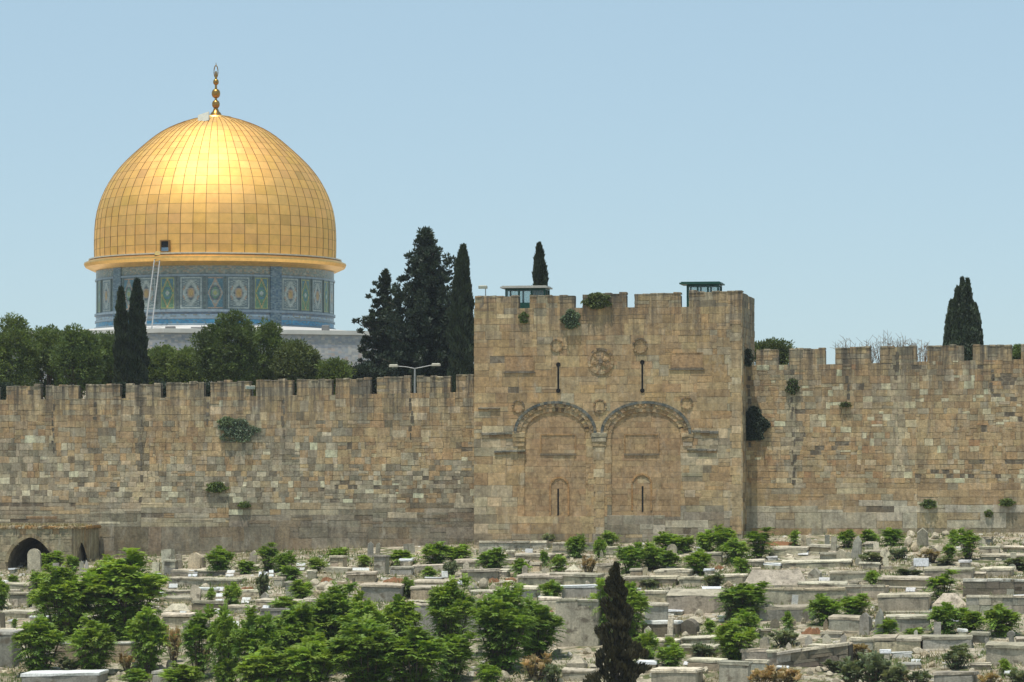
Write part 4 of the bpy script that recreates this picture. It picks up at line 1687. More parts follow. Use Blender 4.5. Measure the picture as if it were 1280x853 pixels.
PG = "pine trees behind the left wall"
pine("round green pine at the far left above the wall", 14, 438, 26, 34, 288, 51, group=PG)
pine("low pine top between the far left pine and the cypress pair", 60, 447, 26, 32, 292, 52, group=PG)
pine("broad pine whose top meets the foot of the drum's left edge", 100, 445, 27, 31, 286, 53, group=PG)
pine("pine partly behind the shorter of the two narrow cypresses", 138, 448, 24, 32, 296, 54, group=PG)
pine("pale green pine just right of the narrow cypress pair", 203, 458, 22, 27, 300, 55, group=PG)
pine("pale pine filling the gap left of the big round tree", 232, 462, 18, 24, 294, 56, group=PG)
pine("big round dark-centred tree in front of the drum's right half", 283, 438, 37, 39, 282, 57, M_PINED, nc=150, group=PG)
pine("shoulder of foliage right of the big round tree, below the drum", 330, 444, 28, 32, 287, 58, nc=100, group=PG)
M_OLIVE = leaf_mat("olive_leaf", (0.10, 0.13, 0.05), 0.25)
pine("light olive tree below the parapet of the shrine", 374, 459, 25, 25, 284, 59, M_OLIVE, "olive_tree", "olive tree")
pine("small bushy treetop between the olive tree and the sparse conifer", 420, 470, 16, 17, 283, 60, M_PINE, "broadleaf_tree", "tree", nc=60)
pine("low dark treetop under the sparse conifer beside the lamp post", 455, 473, 20, 16, 289, 61, M_DARKC, "broadleaf_tree", "tree", nc=60)
pine("dark treetop showing low between the tallest conifer and the tower", 556, 462, 16, 22, 291, 62, M_DARKC, "broadleaf_tree", "tree", nc=60)
pine("rounded green treetop just right of the gate tower's top corner", 962, 445, 22, 15, 275, 63, M_OLIVE, "broadleaf_tree", "tree", nc=70)
pine("tiny green treetop at the right edge behind the wall", 1274, 447, 9, 10, 275, 64, M_PINE, "broadleaf_tree", "tree", nc=40, cl=.4)


for (px_, lb_) in ((1, "low dark shrub seen through the crenel at the left edge of the photo"), (205, "low dark shrub behind the crenel under the pale green pine"), (258, "low dark shrub behind the crenel left of the big round tree's foot"), (152, "low dark shrub seen through the crenel below the cypress pair"), (367, "low dark shrub behind the crenel under the olive tree")):
    pine(lb_, px_, 491, 15, 9, 270, 80 + px_, M_DARKC, "shrub", "shrub", nc=34, cl=.5)


def bare_tree(px, top, w, seed, label):
    g = random.Random(seed)
    dist = 268
    b = at(px, top, dist)
    zb = 5.0
    H = b.z - zb
    root = empty("bare_tree", (b.x, b.y, zb))
    tag(root, label, "bare tree", "leafless treetops behind the right wall")
    t = MB()
    t.tube([(0, 0, -.3), (0, 0, H * .45)], .12, .07, 6)
    t.build("trunk", M_BARK, root)
    m = MB()
    W = w * mpp(dist)
    for i in range(16):
        a = g.uniform(-1, 1)
        p0 = Vector((0, 0, H * .42))
        p1 = Vector((a * W * .6, g.uniform(-.5, .5), H * g.uniform(.62, .75)))
        p2 = Vector((a * W * g.uniform(.8, 1.05), g.uniform(-.8, .8), H * g.uniform(.84, 1.0) * (1 - .08 * abs(a))))
        m.tube([p0, p1, p2], .035, .012, 4, (1.8, 1.6, 1.4))
        for _ in range(7):
            s = p1.lerp(p2, g.random())
            m.tube([s, s + Vector((g.uniform(-.45, .45), g.uniform(-.3, .3), g.uniform(.05, .5)))], .014, .008, 3, (1.8, 1.6, 1.4))
    m.build("branches", M_BARK, root)


bare_tree(1056, 420, 14, 1, "leafless treetop above the second gap in the right-hand wall")
bare_tree(1083, 423, 12, 5, "thinnest leafless twigs, between the two bushier bare treetops")
bare_tree(1105, 413, 16, 2, "tallest leafless treetop behind the right-hand wall")
bare_tree(1130, 414, 14, 3, "leafless treetop just right of the tallest bare one")
bare_tree(1152, 421, 10, 4, "small leafless treetop nearest the broad cypress")

# ---- double street lamp, floodlights
def street_lamp():
    d = 262
    b = at(518.5, 460, d)
    root = empty("street_lamp", (b.x, b.y, 5))
    tag(root, "double-armed grey street lamp standing behind the left wall", "street lamp")
    H = b.z - 5
    m = MB(); m.tube([(0, 0, 0), (0, 0, H)], .09, .055, 8); m.build("pole", M_STEEL, root)
    for sx, ex, ez in ((-1, -1.15, .18), (1, 1.15, .30)):
        m = MB(); m.tube([(0, 0, H - .05), (ex * .5, 0, H + .06), (ex, 0, H + ez * .6)], .035, .03, 6); arm = m.build("arm", M_STEEL, root)
        m = MB(); m.rbox(min(ex, ex + sx * .62), max(ex, ex + sx * .62), -.14, .14, H + ez * .6 - .06, H + ez * .6 + .13, .06, .01, (1, .97, .88)); m.build("lamp_head", M_CREAM, arm)


street_lamp()


def floodlight(px, py, v, label, rz=0.0, blue=False, s=1.0):
    u, z = wp(px, py, v)
    root = empty("floodlight", wuv(u, v, z), -A + rz)
    tag(root, label, "floodlight")
    m = MB(); m.tube([(0, 0, -.55 * s), (0, 0, .0)], .035, .03, 6); m.build("bracket", M_STEEL, root)
    m = MB(); m.rbox(-.45 * s, .1 * s, -.2, .2, 0, .2 * s, .04, .01, (.12, .25, .5) if blue else (.9, .88, .8)); o = m.build("housing", M_CREAM, root)
    m = MB(); m.box(-.42 * s, .05 * s, -.215, -.2, .03, .16 * s); m.build("lens", M_GLASS, o)


floodlight(607, 361, GV + .4, "pale box floodlight on a short post at the tower's top left corner")
floodlight(316, 487, .3, "white floodlight tilted on the left wall's parapet", rz=.6, s=1.25)
floodlight(588, 483, .3, "small blue lamp on the wall where it meets the tower's left side", blue=True, s=.45)

# ------------------------------------------------------------------ CEMETERY
LAND = [(770, 775, "the foreground cypress"), (697, 672, "the left walled-up arch"), (806, 672, "the right walled-up arch"), (55, 695, "the vaulted stone arcade"),
        (212, 703, "the tall grey pillar near the wall"), (243, 703, "the tan round-topped stele"), (421, 703, "the capped square stele"), (474, 706, "the dark square pillar"),
        (715, 711, "the small gabled tomb"), (632, 790, "the big feathery twin bush"), (440, 800, "the large feathery thicket"), (150, 750, "the biggest left-hand bush"),
        (868, 750, "the big flat-topped box tomb"), (968, 724, "the long ridge-backed tomb"), (1151, 704, "the little white sign"), (1015, 820, "the curved rubble wall"),
        (1069, 685, "the grey obelisk"), (1243, 745, "the stepped grey terrace wall"), (1145, 680, "the heap of rocks by the wall"), (930, 672, "the tower's right corner"),
        (594, 684, "the tower's left corner"), (722, 782, "the tall blank terrace wall"), (1215, 777, "the row of three right-hand bushes"), (993, 751, "the white upright slab"),
        (1048, 763, "the wide low double bush"), (918, 800, "the bright fan-shaped bush"), (1106, 818, "the teal-sided box"), (115, 815, "the long white-capped wall"),
        (9, 812, "the blue-grey concrete box"), (930, 752, "the dense bush by the flat-topped tomb"), (1177, 733, "the bush on the pale rock ramp"), (820, 694, "the bush row under the right arch"),
        (357, 775, "the slate-grey wall"), (558, 690, "the bright hedge left of the tower"), (640, 681, "the pale curved platform"), (1256, 818, "the big box tomb at lower right")]
used_labels = set()


def spot(px, py):
    L = sorted(LAND, key=lambda l: math.hypot(l[0] - px, (l[1] - py) * 1.6))
    out = []
    for (lx, ly, ph) in L[:7]:
        dx, dy = px - lx, py - ly
        if math.hypot(dx, dy) < 3: continue
        if abs(dx) > 1.6 * abs(dy): rel = "just right of" if dx > 0 else "just left of"
        elif dy > 0: rel = "in front of"
        else: rel = "behind"
        if math.hypot(dx, dy) > 70: rel = rel.replace("just ", "")
        out.append((rel, ph))
    return out


def name_it(look, px, py):
    for rel, ph in spot(px, py):
        s = f"{look} {rel} {ph}"
        if s not in used_labels:
            used_labels.add(s)
            return s
    sp = spot(px, py)
    for i in range(len(sp)):
        for j in range(i + 1, len(sp)):
            s = f"{look} {sp[i][0]} {sp[i][1]}, {sp[j][0]} {sp[j][1]}"
            if len(s.split()) <= 16 and s not in used_labels:
                used_labels.add(s)
                return s
    s = f"{look} lying among the graves"
    used_labels.add(s)
    return s


CL = {'pale': (0.64, 0.59, 0.48), 'tan': (0.53, 0.46, 0.34), 'grey': (0.43, 0.41, 0.345), 'slate': (0.38, 0.375, 0.34), 'dark': (0.22, 0.195, 0.155), 'white': (0.80, 0.785, 0.74), 'warm': (0.43, 0.36, 0.26), 'mid': (0.50, 0.46, 0.37)}
CNAME = {'pale': 'pale', 'tan': 'tan', 'grey': 'grey', 'slate': 'slate-grey', 'dark': 'dark', 'white': 'white', 'warm': 'brownish', 'mid': 'greyish'}


def place(x0, x1, yt, yb):
    G = gp((x0 + x1) / 2, yb)
    k = mpp(G.y)
    return G, (x1 - x0) * k, max(.06, (yb - yt) * k)


def tc(cn, r):
    c = CL[cn]
    k = r.uniform(.76, 1.2)
    return tuple(min(.8, v * k * r.uniform(.97, 1.03)) for v in c)


def wall_blocks(mb, w, h, y, cn, r, bh=.32, bw=.6):
    masonry(mb, -w / 2, w / 2, -.3, h, y, lambda z: bh, lambda z: bw, lambda x, z: [(tc(cn, r), 4), (tc(cn, r), 3), (tc('grey', r), 1)], r, joint=.008, prot=(.0, .02))


def box_tomb(x0, x1, yt, yb, cn='mid', cap='pale', plinth=True, masonry_=False, head=None, depth=None, look=None, name="box_tomb", cat="tomb", label=None, mat=None, jit=4, sl=0.0):
    r = random.Random(int(x0 * 7 + yt * 13))
    G, w, h = place(x0, x1, yt, yb)
    d = depth or min(2.4, max(.8, w * .75))
    root = empty(name, G, -A + R_(r.uniform(-jit, jit) * (1 if w > 2.5 else 2.2)))
    root.rotation_euler[0] = R_(r.uniform(-.3, 2.6)); root.rotation_euler[1] = R_(r.uniform(-1.6, 1.6) * (1 if w > 2 else 1.8))
    sizew = "long" if w > 3 else ("wide" if w > 1.9 else "small")
    tag(root, label or name_it(f"{sizew} {look or (CNAME[cn] + ' box tomb')}", (x0 + x1) / 2, yb), cat)
    if label: used_labels.add(label)
    pt = .10 if h > .35 else .04
    ct = min(.16, h * .28) if cap else 0
    if masonry_:
        m = MB()
        wall_blocks(m, w - .1, h - ct, .03, cn, r)
        m.rbox(-w / 2 + .05, w / 2 - .05, .04, d, -.9, h - ct - .01, .03, .02, tc(cn, r), r)
    else:
        m = MB()
        m.rbox(-w / 2 + .06, w / 2 - .06, .06, d, -.9, h - ct, .05, .045, tc(cn, r), r)
    m.build("body", mat or M_TOMB, root)
    if cap:
        ov = r.choice((.05, .05, .03, -.02))
        m = MB()
        k = max(1, int(w / r.uniform(1.2, 2.4)))
        for i in range(k):
            a, b_ = -w / 2 + w * i / k, -w / 2 + w * (i + 1) / k
            if k > 2 and r.random() < .12: continue
            dz = r.uniform(-.04, .03)
            m.rbox(a + .004, b_ - .004, ov + r.uniform(-.02, .02), d + .05, h - ct + dz, h + dz, .04, .04, tc(cap, r), r)
        if sl:                                             # roof slab sloping to the front
            m.v = [(x, y, z + sl * (y - d / 2) / d if z > h - ct * .5 else z) for x, y, z in m.v]
        m.build("cap_slab", M_TOMB if cap != 'white' else M_WHITE, root)
    if plinth and h > .45 and r.random() < .4:
        m = MB()
        m.rbox(-w / 2 - .08, w / 2 + .08, -.12, d + .1, -.9, h * .16, .03, .03, tc('mid', r), r)
        m.build("plinth", M_TOMB, root)
    if head is None and r.random() < .28 and w > 1.0 and h > .35:
        head = 1
    if head:
        m = MB()
        hh = r.uniform(.35, .7)
        sx = r.choice((-1, 1)) * (w / 2 - .25)
        pr = stele_profile(r.choice(('round', 'gable', 'flat')), .20, hh)
        extrude(m, pr, .12, tc(r.choice(('grey', 'pale', 'mid')), r), h - .02)
        m.v = [(x + sx, y + d * .4, z) for x, y, z in m.v]
        m.build("headstone", M_TOMB, root)
    return root


def stele_profile(kind, hw, h):
    if kind == 'round':
        return [(-hw, 0), (hw, 0), (hw * .97, h - hw)] + [(hw * .97 * math.cos(t), h - hw + hw * math.sin(t)) for t in np.linspace(.2, math.pi - .2, 7)] + [(-hw * .97, h - hw)]
    if kind == 'gable':
        return [(-hw, 0), (hw, 0), (hw * .9, h - hw * .8), (0.02, h), (-hw * .9, h - hw * .8)]
    if kind == 'point':
        return [(-hw, 0), (hw, 0), (hw * .62, h * .8), (0, h), (-hw * .62, h * .8)]
    if kind == 'broken':
        return [(-hw, 0), (hw, 0), (hw * .95, h * .82), (hw * .2, h * .93), (-hw * .4, h), (-hw * .96, h * .9)]
    if kind == 'turban':
        return [(-hw * .6, 0), (hw * .6, 0), (hw * .6, h * .62), (hw * .35, h * .68), (hw, h * .76), (hw, h * .9), (hw * .5, h), (-hw * .5, h), (-hw, h * .9), (-hw, h * .76), (-hw * .35, h * .68), (-hw * .6, h * .62)]
    return [(-hw, 0), (hw, 0), (hw * .98, h), (-hw * .98, h)]


def extrude(m, prof, t, c, z0=0.0):
    n = len(prof)
    vs = [(p[0], -t / 2, p[1] + z0) for p in prof] + [(p[0], t / 2, p[1] + z0) for p in prof]
    m.poly(vs, [tuple(range(n)), tuple(range(2 * n - 1, n - 1, -1))] + [(i, i + n, (i + 1) % n + n, (i + 1) % n) for i in range(n)], c)


def stele(x0, x1, yt, yb, kind='round', cn='grey', t=None, look=None, label=None, base=True, lean=0.0, name="headstone"):
    r = random.Random(int(x0 * 5 + yt * 3))
    G, w, h = place(x0, x1, yt, yb)
    root = empty(name, G, -A + R_(r.uniform(-12, 12)))
    tl = "tall" if h > 1.1 else ("short" if h < .55 else "upright")
    kn = {'round': 'round-topped', 'gable': 'gable-topped', 'point': 'tapering', 'broken': 'broken-topped', 'flat': 'square-topped', 'turban': 'knobbed'}[kind]
    tag(root, label or name_it(f"{tl} {CNAME[cn]} {kn} {look or 'headstone'}", (x0 + x1) / 2, yb), "headstone" if name == "headstone" else "pillar")
    if label: used_labels.add(label)
    m = MB()
    extrude(m, stele_profile(kind, w / 2, h + .25), t or max(.14, w * .35), tc(cn, r), -.25)
    o = m.build("slab", M_TOMB if cn != 'white' else M_WHITE, root)
    o.rotation_euler = (R_(r.uniform(-7, 7)), R_(lean + r.uniform(-6, 6)), 0)
    if base:
        m = MB(); m.rbox(-w / 2 - .1, w / 2 + .1, -.2, .25, -.5, min(.16, h * .15), .03, .03, tc('mid', r), r); m.build("footing", M_TOMB, root)
    return root


def pillar(x0, x1, yt, yb, cn, label, capc='pale'):
    r = random.Random(int(x0))
    G, w, h = place(x0, x1, yt, yb)
    root = empty("square_pillar", G, -A + R_(r.uniform(-15, 15)))
    tag(root, label, "pillar"); used_labels.add(label)
    m = MB(); wall_blocks(m, w, h - .12, 0, cn, r, .3, .45)
    m.rbox(-w / 2, w / 2, .01, w, -.5, h - .12, .03, .02, tc(cn, r), r); m.build("shaft", M_TOMB, root)
    m = MB(); m.rbox(-w / 2 - .07, w / 2 + .07, -.07, w + .07, h - .12, h, .03, .02, tc(capc, r), r); m.build("cap", M_TOMB, root)


def plaque(x0, x1, yt, yb, tilt=None, look=None, label=None):
    r = random.Random(int(x0 * 3 + yt))
    G, w, h = place(x0, x1, yt, yb)
    tilt = 35 if tilt is None else tilt
    root = empty("marble_slab", G, -A + R_(r.uniform(-18, 18)))
    tag(root, label or name_it(f"{'tilted' if tilt > 15 else 'flat'} white {look or 'marble slab'}", (x0 + x1) / 2, yb), "marble slab")
    if label: used_labels.add(label)
    L = h / max(.25, math.cos(R_(tilt)))
    m = MB(); m.rbox(-w / 2, w / 2, -.04, .06, 0, L, .02, .01, tc('white', r), r)
    o = m.build("slab", M_WHITE, root)
    o.rotation_euler = (R_(-tilt), 0, 0)
    o.location = (0, 0, .04)
    m = MB(); m.rbox(-w / 2 - .05, w / 2 + .05, .07, .5 + L * math.sin(R_(tilt)), -.6, h * .72, .03, .03, tc('mid', r), r)
    m.build("block", M_TOMB, root)


def terrace(x0, x1, yt, yb, cn='grey', cap='pale', depth=3.0, label=None, smooth=False, name="terrace_wall", curve=0.0, drop=0.0):
    r = random.Random(int(x0 + yb))
    G, w, h = place(x0, x1, yt, yb)
    root = empty(name, G, -A + R_(r.uniform(-2, 2)))
    tag(root, label or name_it(f"{CNAME[cn]} terrace wall", (x0 + x1) / 2, yb), "terrace wall")
    if label: used_labels.add(label)
    m = MB()
    if smooth:
        m.rbox(-w / 2, w / 2, 0, depth, -1.2, h - .1, .04, .03, tc(cn, r), r)
    else:
        wall_blocks(m, w, h - .1, 0, cn, r, .36, .8)
        m.rbox(-w / 2, w / 2, .25 if curve else .012, depth, -1.2, h - .11, .03, .02, tuple(v * .5 for v in tc(cn, r)), r)
    if curve:
        m.v = [(x, y + curve * (2 * x / w) ** 2, z - drop * (x / w)) for x, y, z in m.v]
    m.build("face", M_TOMB, root)
    m = MB()
    k = max(2, int(w / 1.1))
    for i in range(k):
        a, b_ = -w / 2 + w * i / k, -w / 2 + w * (i + 1) / k
        if r.random() < .06: continue
        m.rbox(a, b_ - .01, -.05 + r.uniform(-.03, .03), min(depth, r.uniform(.5, .9)), h - .10, h + r.uniform(0, .06), .03, .03, tc(cap, r), r)
    m.rbox(-w / 2 + .02, w / 2 - .02, .4, depth - .02, h - .3, h - .06, .03, .05, tc('tan', r), r)
    if curve:
        m.v = [(x, y + curve * (2 * x / w) ** 2, z - drop * (x / w)) for x, y, z in m.v]
    m.build("coping", M_TOMB, root)
    return root


def gable_tomb(x0, x1, yt, yb, cn='mid', label=None, ends=.25, base=.35, look='ridge-backed tomb', depth=None):
    r = random.Random(int(x0 + yt))
    G, w, h = place(x0, x1, yt, yb)
    d = depth or min(2.2, max(.9, w * .5))
    root = empty("ridge_tomb", G, -A + R_(r.uniform(-4, 4)))
    tag(root, label or name_it(f"{CNAME[cn]} {look}", (x0 + x1) / 2, yb), "tomb")
    if label: used_labels.add(label)
    hb = h * base
    m = MB(); m.rbox(-w / 2, w / 2, 0, d, -.9, hb, .04, .03, tc(cn, r), r); m.build("body", M_TOMB, root)
    m = MB()
    e = w * ends
    a, b_ = -w / 2 + .04, w / 2 - .04
    m.poly([(a, .04, hb - .01), (b_, .04, hb - .01), (b_, d - .04, hb - .01), (a, d - .04, hb - .01), (a + e, d * .5, h), (b_ - e, d * .5, h)],
           [(0, 1, 5, 4), (1, 2, 5), (2, 3, 4, 5), (3, 0, 4)], tc(cn, r))
    m.build("ridge", M_TOMB, root)


def rock_mesh(seed, c, flat=.6, sub=2):
    import bmesh
    bm = bmesh.new()
    bmesh.ops.create_icosphere(bm, subdivisions=sub, radius=.5)
    for v in bm.verts:
        n = mnoise.noise(v.co * 2.2 + Vector((seed * 3.7, 0, 0))) * .22 + mnoise.noise(v.co * 5 + Vector((0, seed, 0))) * .08
        v.co *= 1 + n
        v.co.z *= flat
        for q in (Vector((.6, .3, .7)), Vector((-.7, .2, .6)), Vector((.1, -.9, .3))):
            q.normalize()
            dd = v.co.dot(q) - .30
            if dd > 0: v.co -= q * dd
    mb = MB()
    mb.poly([v.co[:] for v in bm.verts], [tuple(v.index for v in f.verts) for f in bm.faces], c)
    bm.free()
    return mb.mesh("rock", M_ROCK)


ROCKS = [rock_mesh(i, CL[k]) for i, k in enumerate(('pale', 'mid', 'pale', 'tan', 'grey', 'white'))]


def rock(x0, x1, yt, yb, v=0, look=None, flat=1.0):
    r = random.Random(int(x0 * 11 + yb))
    G, w, h = place(x0, x1, yt, yb)
    o = link("rock", ROCKS[v])
    cn = ('pale', 'greyish', 'pale', 'tan', 'grey', 'white')[v]
    o.location = G + Vector((0, w * .3, h * .35))
    o.rotation_euler = (R_(r.uniform(-10, 10)), R_(r.uniform(-10, 10)), r.uniform(0, 6.28))
    o.scale = (w, w * .8, h * 1.7)
    tag(o, name_it(f"{'large' if w > 1 else 'small'} {cn} {look or 'rock'}", (x0 + x1) / 2, yb), "rock", "loose rocks among the graves")


def soil(x0, x1, yt, yb):
    G, w, h = place(x0, x1, yt, yb)
    r = random.Random(int(x0 + yb))
    m = MB()
    nx, ny = 14, 8
    vs = []
    for j in range(ny + 1):
        for i in range(nx + 1):
            X, Y = (i / nx - .5), (j / ny - .5)
            e = max(0, 1 - (2 * X) ** 2) ** .5 * max(0, 1 - (2 * Y) ** 2) ** .5
            vs.append((X * w, Y * min(1.6, w * .8) + .4, -.10 + (h * .6 + .10) * e * (1 + .5 * mnoise.noise(Vector((X * 6, Y * 6, x0)))) + (r.uniform(-.07, .07) if e > 0 else 0)))
    m.poly(vs, [(j * (nx + 1) + i, j * (nx + 1) + i + 1, (j + 1) * (nx + 1) + i + 1, (j + 1) * (nx + 1) + i) for j in range(ny) for i in range(nx)])
    o = m.build("soil_mound", M_SOIL, None)
    o.location = G
    o.rotation_euler = (0, 0, -A)
    tag(o, name_it("low mound of reddish soil", (x0 + x1) / 2, yb), "soil mound", "reddish soil mounds between graves")


# ---- stone arcade at the far left
def arcade():
    r = random.Random(77)
    v = -5.0
    ux1, zt = wp(90, 661, v)
    ux0, _ = wp(-60, 661, v)
    zb_ = wp(50, 722, v)[1] - .5
    root = empty("vaulted_arcade", wuv((ux0 + ux1) / 2, v, zb_), -A)
    tag(root, "low vaulted stone arcade with dry grass on its roof, against the wall at far left", "arcade")
    ou, oz = (ux0 + ux1) / 2, zb_
    g = lambda px, py: (wp(px, py, v)[0] - ou, wp(px, py, v)[1] - oz)
    W0_, W1_ = ux0 - ou, ux1 - ou
    H = zt - oz
    cx, _ = g(38, 700)
    hw = g(66, 700)[0] - cx
    zc = g(38, 703)[1]
    za = g(38, 672)[1]
    rz = za - zc
    def half(z, o=0.0):
        if z <= zc: return hw + o
        t = (z - zc) / (rz + o)
        return (hw + o) * max(0, 1 - t ** 1.7) ** .62 if t < 1 else 0
    cx2 = cx - 2 * hw - 1.15
    def skip(a, b, z0_, z1_):
        segs = [(a, b)]
        for c in (cx, cx2):
            h = half((z0_ + z1_) / 2, .12)
            if h <= 0: continue
            out = []
            for p, q in segs:
                if q <= c - h or p >= c + h: out.append((p, q)); continue
                if p < c - h: out.append((p, c - h))
                if q > c + h: out.append((c + h, q))
            segs = out
        return segs
    m = MB()
    pal = lambda x, z: [(alb(146, 135, 110), 4), (alb(132, 122, 100), 3), (alb(164, 150, 122), 2), (BRN, 1)]
    masonry(m, W0_, W1_, 0, H, 0, lambda z: .34, lambda z: .55, pal, r, skip=skip, prot=(.0, .03))
    m.build("facing", M_WALL, root)
    core = MB()
    N = 150
    D = 4.7
    for i in range(N):
        a, b = W0_ + (W1_ - W0_) * i / N, W0_ + (W1_ - W0_) * (i + 1) / N
        mid = (a + b) / 2
        top = None
        for c in (cx, cx2):
            x = abs(mid - c) / hw
            if x < 1:
                top = zc + rz * (1 - x ** (1 / .62)) ** (1 / 1.7)
        if top is None:
            core.box(a, b, .014, D, 0, H - .01)
        else:
            core.box(a, b, .014, D, top, H - .01)
    core.box(W0_, W1_, D, D + .28, 0, H - .01)
    core.build("vault", M_JOINT, root)
    # voussoirs
    for c in (cx, cx2):
        vo = MB()
        pts_o, pts_i = [], []
        for i in range(25):
            t = -1 + 2 * i / 24
            x = abs(t)
            zz = (1 - x ** (1 / .62)) ** (1 / 1.7) if x < 1 else 0
            pts_i.append((c + t * hw, zc + rz * zz))
            pts_o.append((c + t * (hw + .22), zc + (rz + .22) * zz))
        ring(vo, pts_o, pts_i, -.05, .3, lambda i: pick([(alb(150, 136, 108), 3), (alb(126, 112, 86), 2)], r), True, r)
        vo.build("arch_ring", M_MOULD, root)
    # return wall at the right with the narrow side arch
    sd = MB()
    x1 = W1_
    a0 = x1 - .02
    SA = 2.6
    ex = wp(113, 690, v + SA)[0] - ou - W1_
    for i in range(30):
        t0, t1 = i / 30, (i + 1) / 30
        tm = (t0 + t1) / 2
        X0, X1 = a0 + ex * t0, a0 + ex * t1
        Y0, Y1 = SA * t0 + .02, SA * t1 + .02
        z_open = 0
        if .08 < tm < .90:
            z_open = zc - .25 + rz * .95 * (1 - (abs(tm - .49) / .41) ** 1.8)
        cc = pick(pal(0, 0), r)
        for (z0_, z1_) in ((z_open, H),):
            sd.poly([(X0, Y0, z0_), (X1, Y1, z0_), (X1, Y1, z1_), (X0, Y0, z1_), (X0, Y0 + .45, z0_), (X1, Y1 + .45, z0_), (X1, Y1 + .45, z1_), (X0, Y0 + .45, z1_)],
                    [(0, 1, 2, 3), (4, 7, 6, 5), (0, 4, 5, 1), (3, 2, 6, 7)], cc)
    sd.box(a0 + ex - .4, a0 + ex - .01, SA + .44, SA + 2.1, 0, H - .01, pick(pal(0, 0), r))
    sd.build("side_wall", M_WALL, root)
    rf = MB()
    nx = 40
    for i in range(nx):
        a, b = W0_ - .1 + (W1_ + ex - W0_ + .2) * i / nx, W0_ - .1 + (W1_ + ex - W0_ + .2) * (i + 1) / nx
        h = r.uniform(.08, .2)
        y0 = -.12 + max(0, (a - W1_)) / ex * SA if a > W1_ else -.12
        rf.rbox(a, b, y0 + r.uniform(-.04, .04), D + .1, H - .005, H + h, .05, .04, pick([((.42, .33, .2), 3), ((.5, .44, .32), 2), ((.4, .24, .1), 1.5)], r), r)
    rf.build("earth_roof", M_ROCK, root)
    # dry grass on top
    gr = np.random.default_rng(4)
    n = 1500
    P = np.stack([gr.uniform(W0_, W1_ + ex * .6, n), gr.uniform(.3, D - .3, n), np.full(n, H + .2)], 1)
    U = np.stack([gr.normal(0, .06, n), gr.normal(0, .06, n), gr.uniform(.06, .2, n)], 1)
    V_ = np.stack([np.full(n, .025), gr.normal(0, .01, n), np.zeros(n)], 1)
    k = gr.uniform(.8, 1.3, n)
    g_ob = link("dry_grass", quads_mesh("dry_grass", P, U, V_, M_DRY, np.stack([k, k, k], 1)), root)
    g_ob['kind'] = 'stuff'


arcade()

# ---- named tombs and walls, from the photo
T = box_tomb
# far left
stele(35, 52, 686, 716, 'round', 'pale', label="tall pale round-topped headstone standing in the arcade's arch")
T(10, 19, 711, 717, 'pale', 'white', plinth=False, head=0)
stele(66, 74, 704, 721, 'flat', 'slate'); stele(75, 81, 705, 720, 'broken', 'grey')
stele(100, 106, 701, 717, 'gable', 'grey'); stele(106, 112, 700, 717, 'point', 'slate')
rock(122, 139, 704, 714, 0); stele(189, 199, 703, 719, 'flat', 'pale', lean=8)
T(4, 37, 729, 738, 'mid', 'pale'); T(8, 45, 741, 757, 'grey', 'mid'); stele(16, 23, 749, 759, 'flat', 'pale'); stele(41, 48, 754, 766, 'round', 'pale')
T(0, 43, 764, 775, 'mid', 'pale', head=0); stele(1, 7, 766, 788, 'flat', 'dark'); T(9, 16, 776, 781, 'white', 'white', plinth=False, head=0); T(-6, 30, 786, 792, 'tan', 'pale')
T(-14, 17, 791, 836, 'slate', 'slate', plinth=False, head=0, depth=2.5, label="blue-grey concrete box tomb at the left edge", look="concrete box")
terrace(66, 166, 803, 831, 'warm', 'white', label="long low masonry wall capped with white stones behind three feathery bushes")
T(24, 126, 841, 858, 'slate', 'white', head=0, depth=2.0)
T(187, 234, 840, 862, 'slate', 'slate', head=0); stele(165, 172, 828, 842, 'flat', 'slate'); rock(193, 207, 829, 841, 4); rock(206, 218, 822, 838, 4); rock(144, 152, 838, 850, 0)
# left centre
pillar(205, 219, 700, 720, 'slate', "dark lower grey pillar block in front of the tall grey pillar", 'grey')
stele(204, 218, 687, 716, 'flat', 'grey', t=.5, label="tall grey pillar stone near the wall, left of the tan stele", name="headstone")
stele(235, 251, 691, 715, 'round', 'tan', t=.4, label="tan round-topped stele on a stepped base near the wall")
stele(221, 229, 693, 714, 'flat', 'mid'); stele(311, 321, 688, 708, 'gable', 'mid'); stele(253, 257, 697, 712, 'flat', 'dark')
T(208, 300, 722, 733, 'mid', 'pale', head=0); T(212, 302, 713, 721, 'mid', 'pale', head=0); T(198, 240, 738, 745, 'mid', 'pale', head=0); T(199, 240, 746, 756, 'tan', 'mid', head=0)
stele(237, 250, 731, 755, 'broken', 'mid', t=.5); gable_tomb(203, 238, 755, 768, 'pale', look='low mounded tomb')
T(238, 281, 752, 766, 'warm', 'mid', head=0); T(200, 238, 768, 784, 'mid', 'pale', head=0); T(283, 322, 757, 767, 'mid', 'pale')
T(317, 392, 751, 761, 'mid', 'pale', head=0); T(300, 326, 737, 748, 'mid', 'pale'); stele(326, 337, 740, 753, 'gable', 'slate'); T(355, 366, 727, 746, 'slate', 'grey', head=0)
T(226, 266, 778, 800, 'slate', 'grey', head=0); T(306, 322, 768, 784, 'tan', 'pale', head=0)
terrace(324, 391, 762, 788, 'slate', 'slate', smooth=True, label="slate-grey wall behind the left end of the large thicket")
T(383, 396, 713, 724, 'mid', 'pale', head=0); T(378, 400, 748, 762, 'mid', 'pale', head=0); T(340, 354, 722, 735, 'mid', 'pale')
for a in [(235, 247, 714, 722), (281, 292, 714, 722), (269, 282, 743, 753), (326, 337, 758, 765), (369, 381, 705, 714), (268, 279, 735, 740), (211, 222, 731, 736), (199, 204, 739, 746), (300, 312, 748, 755), (265, 277, 762, 768), (223, 232, 765, 770), (323, 334, 716, 722), (336, 342, 714, 722), (330, 337, 734, 738)]:
    plaque(*a)
